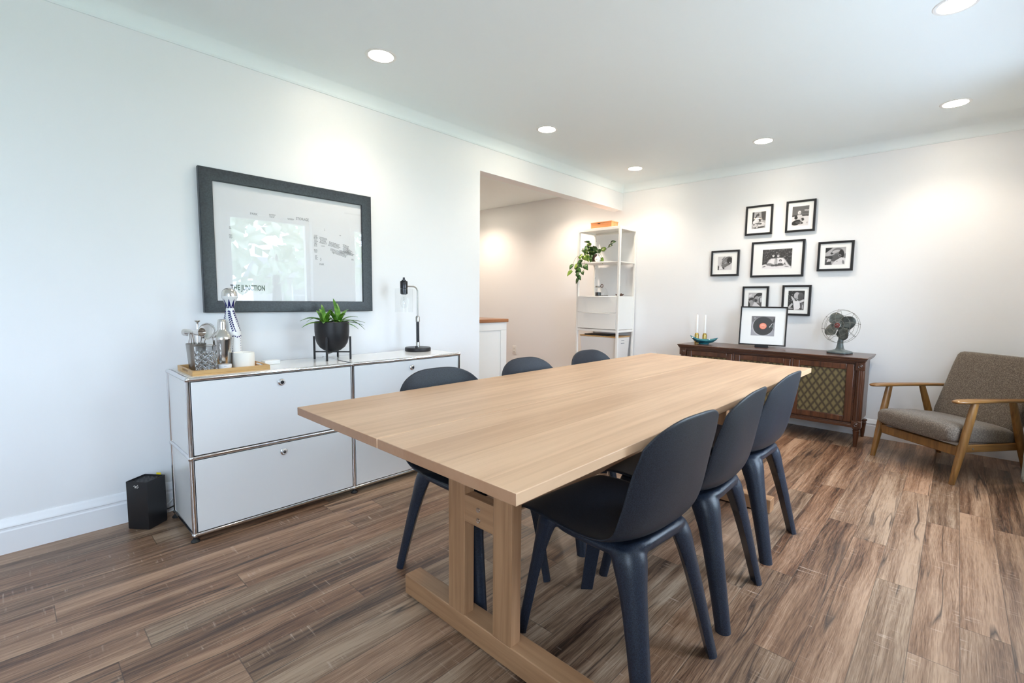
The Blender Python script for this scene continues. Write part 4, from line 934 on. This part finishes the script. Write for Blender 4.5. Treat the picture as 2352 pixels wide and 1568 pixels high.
# local frame: fan looks toward -y
m = MB(); n = 32
def sq(a_, b_, z, p=.45, oy=0): return [(a_*math.copysign(abs(math.cos(2*PI*i/n))**p, math.cos(2*PI*i/n)), oy+b_*math.copysign(abs(math.sin(2*PI*i/n))**p, math.sin(2*PI*i/n)), z) for i in range(n)]
m.loft([sq(.078, .072, .003), sq(.080, .074, .007), sq(.080, .074, .014), sq(.074, .068, .020), sq(.050, .045, .027), sq(.030, .026, .034), sq(.024, .021, .048), sq(.021, .019, .075, .8), sq(.020, .020, .105, 1)])
m.build('stand_base', M_fan, fn, sharp=50)
m = MB(); m.loft([sq(.0795, .0735, .0), sq(.0795, .0735, .0035)]); m.build('felt_pad', M_black, fn)
HC = Vector((0, -.020, .222)); TILT = R(-10)
HM = Matrix.Translation(HC) @ Matrix.Rotation(TILT, 4, 'X') @ Matrix.Rotation(R(90), 4, 'X')     # head: local z = toward the viewer
MB().lathe([(.0001, -.125), (.020, -.120), (.036, -.100), (.042, -.070), (.042, -.035), (.034, -.022), (.012, -.016), (.010, -.008)], 36, M4=HM).build('motor_housing', M_fan, fn)
m = MB(); m.tube([tuple(HM @ Vector((0, -.030, -.06))), (0, .018, .150), (0, .002, .098)], [.018, .019, .020], 20); m.build('neck', M_fan, fn)
for k in range(4):
    b = MB(); nr, na = 9, 9; up, lo = [], []
    for i in range(nr):
        f = i/(nr-1); r = .016+.106*f
        half = R(47)*(.45+.55*math.sin(PI*min(1, f*.62+.10)))*(1-.45*(max(0, f-.6)/.4)**2)
        row = []
        for j in range(na):
            g_ = -1+2*j/(na-1); rr = r-.026*f*abs(g_)**2.5; a_ = R(90*k+24)+half*g_+f*.10
            row.append((rr*math.cos(a_), rr*math.sin(a_), .006+.017*f*g_*1.1+.004))
        up.append(row)
    v = [tuple(HM @ Vector(p)) for row in up for p in row]; fs_ = [(i*na+j, i*na+j+1, (i+1)*na+j+1, (i+1)*na+j) for i in range(nr-1) for j in range(na-1)]
    b.add(v, fs_); b.build('blade', M_fanb, fn, solid=.0012)
MB().lathe([(.020, -.004), (.021, .006), (.018, .016), (.016, .018), (.0001, .019)], 32, M4=HM).build('hub', M_fanb, fn)
CR = .135; wires = []
def hv(r, a_, z): return tuple(HM @ Vector((r*math.cos(a_), r*math.sin(a_), z)))
m = MB()
for r, z in ((CR, .010), (CR*.985, -.028), (CR*.66, .040), (CR*.36, .050), (CR*.60, -.048)):
    m.tube([hv(r, 2*PI*i/56, z) for i in range(56)], .0013, 6, True)
m.build('cage_rings', M_wire, fn)
for k in range(8):
    a_ = 2*PI*k/8+.2; s_ = MB()
    s_.tube([hv(.020, a_+.30, .050), hv(CR*.36, a_+.26, .0505), hv(CR*.66, a_+.14, .0405), hv(CR*.9, a_+.03, .022), hv(CR+.001, a_, .010), hv(CR*.99, a_, -.028), hv(CR*.60, a_, -.048), hv(.040, a_, -.050)], .0012, 6)
    s_.ball(hv(CR+.001, a_, .010), .0032, 10); s_.ball(hv(CR*.99, a_, -.028), .0032, 10)
    s_.build('cage_spoke', M_wire, fn)
MB().lathe([(.0215, .047), (.0215, .051), (.0175, .053), (.0001, .0545)], 32, M4=HM).build('badge', M_red, fn)
m = MB(); m.lathe([(.0225, .047), (.0235, .050), (.0215, .0525), (.0205, .050)], 32, cap=False, M4=HM); m.tube([tuple(HM @ Vector(p)) for p in [(-.010, -.007, .0555), (-.005, .006, .0555), (0, -.005, .0555), (.004, .007, .0555), (.010, .0, .0555)]], .0013, 6); m.build('badge_ring', M_chrome, fn)
m = MB(); m.tube([tuple(HM @ Vector((.004, -.035, -.09))), (-.016, .060, .135), (-.018, .062, .07), (-.022, .072, .010), (-.05, .10, .004)], .0032, 8); m.build('cord', M_rubber, fn)

# ================================================================== WHITE SHELVING UNIT
SX0, SX1, SYR, SYL, ST = 3.895, 4.243, .255, .815, 1.890
sf = thing('shelving_unit', 'tall narrow white metal shelving unit with two drawers, in the corner by the hallway', 'shelf', (SX0, (SYR+SYL)/2, 0))
w2 = (SYL-SYR)/2; dp = SX1-SX0; t_ = .024
for x0 in (0, dp-t_):
    for s in (-1, 1):
        y0, y1 = sorted((s*w2, s*(w2-t_)))
        MB().box(x0, x0+t_, y0, y1, 0, ST).build('post', M_whitemetal, sf, bevel=.002)
m = MB()
for y in (-w2+.001, w2-t_+.001): m.box(t_, dp-t_, y, y+t_-.002, ST-.030, ST)
for x in (.001, dp-t_+.001): m.box(x, x+t_-.002, -w2+t_, w2-t_, ST-.030, ST)
m.build('top_frame', M_whitemetal, sf, bevel=.0015)
MB().box(t_-.002, dp-t_+.002, -w2+t_-.002, w2-t_+.002, ST-.012, ST-.004).build('top_shelf', M_whitemetal, sf)
MB().box(.004, dp-.004, -w2+.004, w2-.004, 1.510, 1.520).build('shelf', M_whitemetal, sf)
m = MB(); m.box(.010, dp-.004, -w2+.020, w2-.020, .782, 1.147); m.box(.006, dp-.004, -w2+t_*.2, -w2+.02, .782, 1.147); m.box(.006, dp-.004, w2-.02, w2-t_*.2, .782, 1.147); m.build('drawer_case', M_white, sf, bevel=.001)
for z0, z1 in ((.786, .962), (.967, 1.143)):
    d = MB().box(-.002, .012, -w2+t_+.002, w2-t_-.002, z0, z1).build('drawer', M_white, sf, bevel=.001)
    MB().box(-.010, .0, -.17, .17, z1-.006, z1-.002).build('handle', M_white, d, bevel=.001)
m = MB()
for y in (-w2+.001, w2-t_+.001): m.box(t_, dp-t_, y, y+t_-.002, .752, .778); m.box(t_, dp-t_, y, y+t_-.002, .385, .408)
for x in (.001, dp-t_+.001): m.box(x, x+t_-.002, -w2+t_, w2-t_, .752, .778); m.box(x, x+t_-.002, -w2+t_, w2-t_, .385, .408)
m.build('crossbars', M_whitemetal, sf, bevel=.0015)
MB().box(.004, dp-.004, -w2+.006, w2-.006, .400, .408).build('shelf', M_whitemetal, sf)
m = MB()
for s in (-1, 1):
    for k in range(13):
        z = .5+k*.108
        if .76 < z < 1.16: continue
        y = s*(w2-t_-.0005); m.box(dp-.016, dp-.010, y-.0007, y+.0007, z-.003, z+.003)
m.build('peg_holes', M_black, sf)
wb = thing('wooden_box', 'small orange pine box with hand hole on top of the white shelving unit', 'box', (3.985, .520, ST))
m = MB(); m.box(-.065, .065, -.135, .135, 0, .055); m.build('box_body', M_pine, wb, bevel=.002)
m = MB(); m.box(-.067, .067, -.137, .137, .055, .068); m.build('lid', M_pine, wb, bevel=.002)
MB().box(-.0672, -.0655, .01, .045, .046, .053).build('hand_hole', M_black, wb)
# pothos
pt_ = thing('trailing_plant', 'trailing pothos with dark heart-shaped leaves on the upper shelf of the white unit', 'potted plant', (4.055, .690, 1.520))
MB().lathe([(.042, 0), (.045, .003), (.056, .095), (.056, .100), (.052, .099), (.050, .085), (.0001, .085)], 36).build('pot', M_terra, pt_)
MB().lathe([(.0505, .084), (.04, .090), (.0001, .092)], 24).build('soil', M_soil, pt_)
def heart(m, p, d, up, L, w):
    """heart leaf: p base, d tip direction, up approx normal"""
    d = Vector(d).normalized(); s_ = d.cross(Vector(up)).normalized(); nn_ = s_.cross(d).normalized(); p = Vector(p); rows = []
    outl = [(0, .0), (-.10, .42), (.06, .78), (.28, .95), (.52, .80), (.76, .46), (.93, .16), (1.0, .0)]
    mid = [p+d*L*x-nn_*L*.22*x*x for x in (0, .0, .12, .30, .52, .76, .93, 1.0)]
    for sg in (1, -1):
        ed = [p+d*L*x+s_*sg*w*y+nn_*(w*.22*y-L*.22*max(x, 0)**2) for x, y in outl]
        v = [tuple(q) for q in mid]+[tuple(q) for q in ed]+[tuple(q-nn_*.0012) for q in mid]+[tuple(q-nn_*.0012) for q in ed]
        n_ = 8; f = [(i, i+1, n_+i+1, n_+i) for i in range(n_-1)]+[(2*n_+i+1, 2*n_+i, 3*n_+i, 3*n_+i+1) for i in range(n_-1)]+[(n_+i, n_+i+1, 3*n_+i+1, 3*n_+i) for i in range(n_-1)]
        m.add(v, f)
rp = random.Random(9)
# local axes: -x toward the room, +y to the left in the photo
vines = [([(0, 0, .09), (-.03, .05, .15), (-.05, .11, .18), (-.06, .17, .15)], 4), ([(0, 0, .09), (-.02, .03, .17), (-.02, .05, .21), (-.03, .09, .235)], 3),
         ([(0, 0, .09), (-.08, .05, .10), (-.15, .09, .04), (-.18, .11, -.05), (-.19, .10, -.12), (-.19, .10, -.18)], 9), ([(0, 0, .09), (-.07, .09, .08), (-.14, .14, .0), (-.16, .16, -.06), (-.17, .14, -.12)], 7),
         ([(0, 0, .09), (-.10, .02, .10), (-.17, .02, .02), (-.18, .0, -.06), (-.18, .04, -.10)], 3), ([(0, 0, .09), (-.06, -.04, .14), (-.08, -.10, .12), (-.09, -.13, .05)], 4),
         ([(0, 0, .09), (-.05, -.06, .13), (-.08, -.14, .12), (-.10, -.20, .16), (-.11, -.235, .20)], 5), ([(0, 0, .09), (-.02, .0, .14), (.0, .01, .17)], 4), ([(0, 0, .09), (-.07, .02, .15), (-.1, .05, .13), (-.12, .08, .08)], 6),
         ([(0, 0, .09), (-.12, .10, .10), (-.18, .17, .05), (-.19, .215, -.06), (-.19, .22, -.09)], 3), ([(0, 0, .09), (-.06, -.02, .12), (-.09, -.03, .09), (-.1, -.02, .05)], 5)]
for pts, k in vines:
    # smooth the vine
    P = [Vector((p[0], p[1]*(.80 if p[1] > 0 else 1.22), p[2])) for p in pts]; Q = []
    for i in range(len(P)-1):
        p0, p1, p2, p3 = P[max(i-1, 0)], P[i], P[i+1], P[min(i+2, len(P)-1)]
        for j in range(5):
            t = j/5; Q.append(.5*((2*p1)+(p2-p0)*t+(2*p0-5*p1+4*p2-p3)*t*t+(3*p1-p0-3*p2+p3)*t**3))
    Q.append(P[-1]); mv = MB().tube([tuple(q) for q in Q], .0016, 6).build('vine', M_vine, pt_)
    for i in range(k):
        q = Q[int((i+1)/k*(len(Q)-1))]; a_ = rp.uniform(0, 2*PI)
        last = i == k-1; dz = -.75 if q.z < .1 else .25
        d = Vector((-.35+.4*math.cos(a_), .9*math.sin(a_), dz)); L = rp.uniform(.055, .082)
        m = MB(); heart(m, tuple(q), d, (-1, 0, .6), L, L*.42); m.build('leaf', M_leafy if rp.random() < .18 else M_leafd, pt_, sharp=180)
vs_ = thing('bud_vase', 'small round white bud vase beside the trailing plant', 'vase', (4.010, .548, 1.520))
MB().lathe([(.016, 0), (.030, .010), (.036, .030), (.030, .050), (.016, .060), (.011, .064), (.010, .085), (.009, .085), (.009, .066)], 32).build('vase_body', M_ceramic, vs_)
pl2 = thing('white_tray', 'thin white tray on the upper shelf under the bud vase', 'tray', (3.955, .49, 1.520))
MB().box(-.045, .045, -.12, .15, 0, .006).build('tray_plate', M_plastic, pl2, bevel=.002); 
vs_.location = (3.955, .575, 1.5262)
cl = thing('cake_dome', 'clear glass cloche with dark ring knob on the drawer top of the white unit', 'cloche', (4.045, .570, 1.147))
MB().lathe([(.072, 0), (.074, .003), (.074, .008), (.0001, .008)], 40).build('base_plate', M_gunmetal, cl)
MB().lathe([(.066, .008), (.066, .050), (.060, .074), (.044, .090), (.020, .098), (.0001, .099)], 40).build('glass_dome', M_thin, cl)
m = MB(); m.tube([(0, .016*math.cos(2*PI*i/28), .116+.016*math.sin(2*PI*i/28)) for i in range(28)], .0042, 10, True); m.build('ring_knob', M_terra, cl)
gj = thing('glass_jar', 'clear glass storage jar with metal lid left of the cloche', 'jar', (4.13, .675, 1.147))
MB().lathe([(.036, 0), (.038, .004), (.038, .085), (.030, .096), (.030, .104)], 36).build('jar_body', M_thin, gj)
MB().lathe([(.033, .102), (.034, .104), (.034, .116), (.031, .119), (.0001, .119)], 36).build('lid', M_brushed, gj)
MB().lathe([(.034, .004), (.034, .045), (.0001, .047)], 24).build('contents', M_gunmetal, gj)
bo = thing('wooden_boat', 'tiny dark carved boat ornament with a thin mast on the drawer top', 'ornament', (4.045, .335, 1.147), R(5))
rg_ = []
for y, hw_, z0, z1 in ((-.048, .003, .018, .026), (-.034, .012, .004, .022), (0, .017, .0, .020), (.034, .012, .004, .022), (.048, .003, .018, .026)): rg_.append([(-hw_, y, z1), (-hw_*.6, y, z0), (hw_*.6, y, z0), (hw_, y, z1)])
MB().loft(rg_).build('hull', M_walnut, bo); MB().tube([(0, -.004, .018), (0, -.004, .110)], .0012, 6).build('mast', M_walnut, bo); MB().ball((0, -.018, .026), .008, 12).build('cabin', M_walnut, bo)
sbx = thing('storage_box', 'white canvas storage box with oak lid on the lowest shelf of the white unit', 'box', (4.070, .530, .408))
m = MB(); m.loft([[(-.135, -.225, .001), (.135, -.225, .001), (.135, .215, .001), (-.135, .215, .001)], [(-.148, -.240, .284), (.148, -.240, .284), (.148, .240, .284), (-.148, .240, .284)]]); m.build('canvas_body', M_canvas, sbx, bevel=.008)
MB().box(-.152, .152, -.246, .246, .284, .297).build('lid', M_bamboo, sbx, bevel=.005)
m = MB(); m.box(-.1480, -.1440, .17, .21, .03, .055); m.build('label_tab', M_inkg, sbx)
m = MB(); m.box(-.030, .030, -.2405, -.2375, .245, .252); m.box(-.034, .034, -.2400, -.2370, .215, .222); m.build('handle_slots', M_inkg, sbx)
tag(MB().box(-.10, .10, -.15, .15, 0, .014).build('laptop', M_black, None, bevel=.004), 'slim closed black laptop lying on the storage box lid', 'laptop').location = (4.03, .565, .7052)

# ================================================================== HALLWAY COUNTER, OUTLET
hc = thing('hallway_counter', 'white panelled counter end with wooden top, seen through the hallway opening', 'counter', (2.45, 1.02, 0))
MB().box(-.60, .505, 0, .60, 0, .862).build('cabinet', M_white, hc)
m = MB(); m.box(-.6, .51, -.012, .0, .78, .862); m.box(-.6, .51, -.012, 0, 0, .12); m.box(.43, .51, -.012, 0, .12, .78); m.box(-.10, -.02, -.012, 0, .12, .78); m.build('panel_frame', M_white, hc, bevel=.003)
MB().box(-.62, .522, -.028, .61, .862, .896).build('worktop', M_countertop, hc, bevel=.003)
ol = thing('wall_outlet', 'white double wall outlet on the hallway wall beside the counter', 'outlet', (XB-.001, 2.143, .389))
MB().box(-.006, 0, -.036, .036, -.058, .058).build('cover_plate', M_plastic, ol, bevel=.004)
for z in (-.024, .024):
    q = MB().box(-.009, -.005, -.017, .017, z-.015, z+.015).build('socket', M_plastic, ol, bevel=.004)
    m = MB(); m.box(-.0095, -.0088, -.008, -.005, z-.004, z+.006); m.box(-.0095, -.0088, .005, .008, z-.004, z+.006); m.build('slots', M_black, q)

# ================================================================== ARMCHAIR
ac = thing('armchair', 'mid-century armchair with brown tweed cushions and honey wood arms, in front of the back wall', 'armchair', (3.718, -2.451, 0), R(51.3))
def stick(m, p0, p1, w0, d0, w1, d1, n=16, p=.6, mid=None):
    P0, P1 = Vector(p0), Vector(p1); rings = []
    K = 6
    for i in range(K+1):
        f = i/K; c = P0.lerp(P1, f); w = w0+(w1-w0)*f; d = d0+(d1-d0)*f
        if mid: e = 4*f*(1-f); w += mid*e; d += mid*e
        rings.append([(c.x+w*math.copysign(abs(math.cos(2*PI*k/n))**p, math.cos(2*PI*k/n)), c.y+d*math.copysign(abs(math.sin(2*PI*k/n))**p, math.sin(2*PI*k/n)), c.z) for k in range(n)])
    m.loft(rings); return m
for s in (-1, 1):
    m = MB(); stick(m, (s*.278, .270, 0), (s*.288, .165, .515), .013, .016, .015, .022, mid=.005, p=.8); m.build('leg', M_chairwood, ac, sharp=50)
    m = MB(); stick(m, (s*.278, -.300, 0), (s*.288, -.110, .515), .013, .016, .014, .022, mid=.006, p=.8); m.build('leg', M_chairwood, ac, sharp=50)
    rings = []
    for y, w, h_, dx, z in ((.318, .010, .004, .0, .517), (.310, .026, .010, .0, .518), (.275, .036, .013, .0, .520), (.20, .035, .014, .0, .520), (.05, .030, .013, 0, .519), (-.12, .025, .012, 0, .517), (-.30, .021, .011, 0, .512), (-.34, .016, .008, 0, .510)):
        rings.append([(s*.288+w*math.cos(2*PI*k/16), y, z+h_*math.sin(2*PI*k/16)) for k in range(16)])
    MB().loft(rings).build('armrest', M_chairwoody, ac, sharp=60)
    MB().box(s*.268-.010, s*.268+.010, -.29, .235, .196, .242, Matrix.Rotation(0, 4, 'X')).build('side_rail', M_chairwoody, ac, bevel=.004)
    m = MB(); m.lathe([(.006, 0), (.006, .003), (.0001, .004)], 12, M4=Matrix.Translation((s*.279, .14, .22)) @ Matrix.Rotation(R(90*s), 4, 'Y')); m.build('screw', M_brushed, ac)
MB().box(-.262, .262, .205, .235, .172, .232).build('front_rail', M_chairwood, ac, bevel=.006)
MB().box(-.262, .262, -.30, -.275, .18, .25).build('rear_rail', M_chairwood, ac, bevel=.006)
# cushions: sections of rounded rectangles
def cushion(name, secs, n=40, sharp=80):
    rings = []
    for (c, ux, uz, a_, b_, p) in secs:
        c, ux, uz = Vector(c), Vector(ux), Vector(uz)
        rings.append([tuple(c+ux*(a_*math.copysign(abs(math.cos(2*PI*k/n))**p, math.cos(2*PI*k/n)))+uz*(b_*math.copysign(abs(math.sin(2*PI*k/n))**p, math.sin(2*PI*k/n)))) for k in range(n)])
    return MB().loft(rings).build(name, M_tweed, ac, sharp=sharp)
secs = []
for y, z, a_, b_ in ((.292, .300, .235, .030), (.285, .302, .250, .048), (.262, .305, .258, .060), (.20, .303, .262, .066), (.05, .293, .263, .066), (-.12, .278, .262, .063), (-.22, .268, .258, .056), (-.232, .267, .245, .040)):
    secs.append(((0, y, z), (1, 0, 0), (0, .06, 1), a_, b_, .42))
cushion('seat_cushion', secs)
bd = Vector((0, -.185, .47)).normalized(); bn = Vector((0, .47, .185)).normalized(); b0 = Vector((0, -.205, .285)); secs = []
for l, a_, b_ in ((0, .240, .030), (.012, .255, .042), (.06, .262, .048), (.25, .262, .046), (.42, .264, .042), (.480, .262, .037), (.500, .254, .030), (.512, .238, .018)):
    secs.append((tuple(b0+bd*l), (1, 0, 0), tuple(bn), a_, b_, .38))
cushion('back_cushion', secs)

# ================================================================== CURTAIN at the right edge
cu = thing('curtain', 'pale sage curtain hanging by the window at the right edge', 'curtain', (0, 0, 0))
row = []
for i in range(61):
    x = 3.30+.41*i/60; row.append((x, YR+.100+.028*math.sin(i*.62)+.006*math.sin(i*1.9)))
m = MB(); zs = [.03, .05, .6, 1.2, 1.8, 2.2]
m.loft([[(x, y, z) for x, y in row] for z in zs], cap=False, closed=False); m.build('drape', M_fabric, cu, sharp=80, solid=.003)
m = MB(); m.tube([(2.6, YR+.100, 2.215), (4.15, YR+.100, 2.215)], .010, 12); m.build('curtain_rod', M_blacksatin, cu)
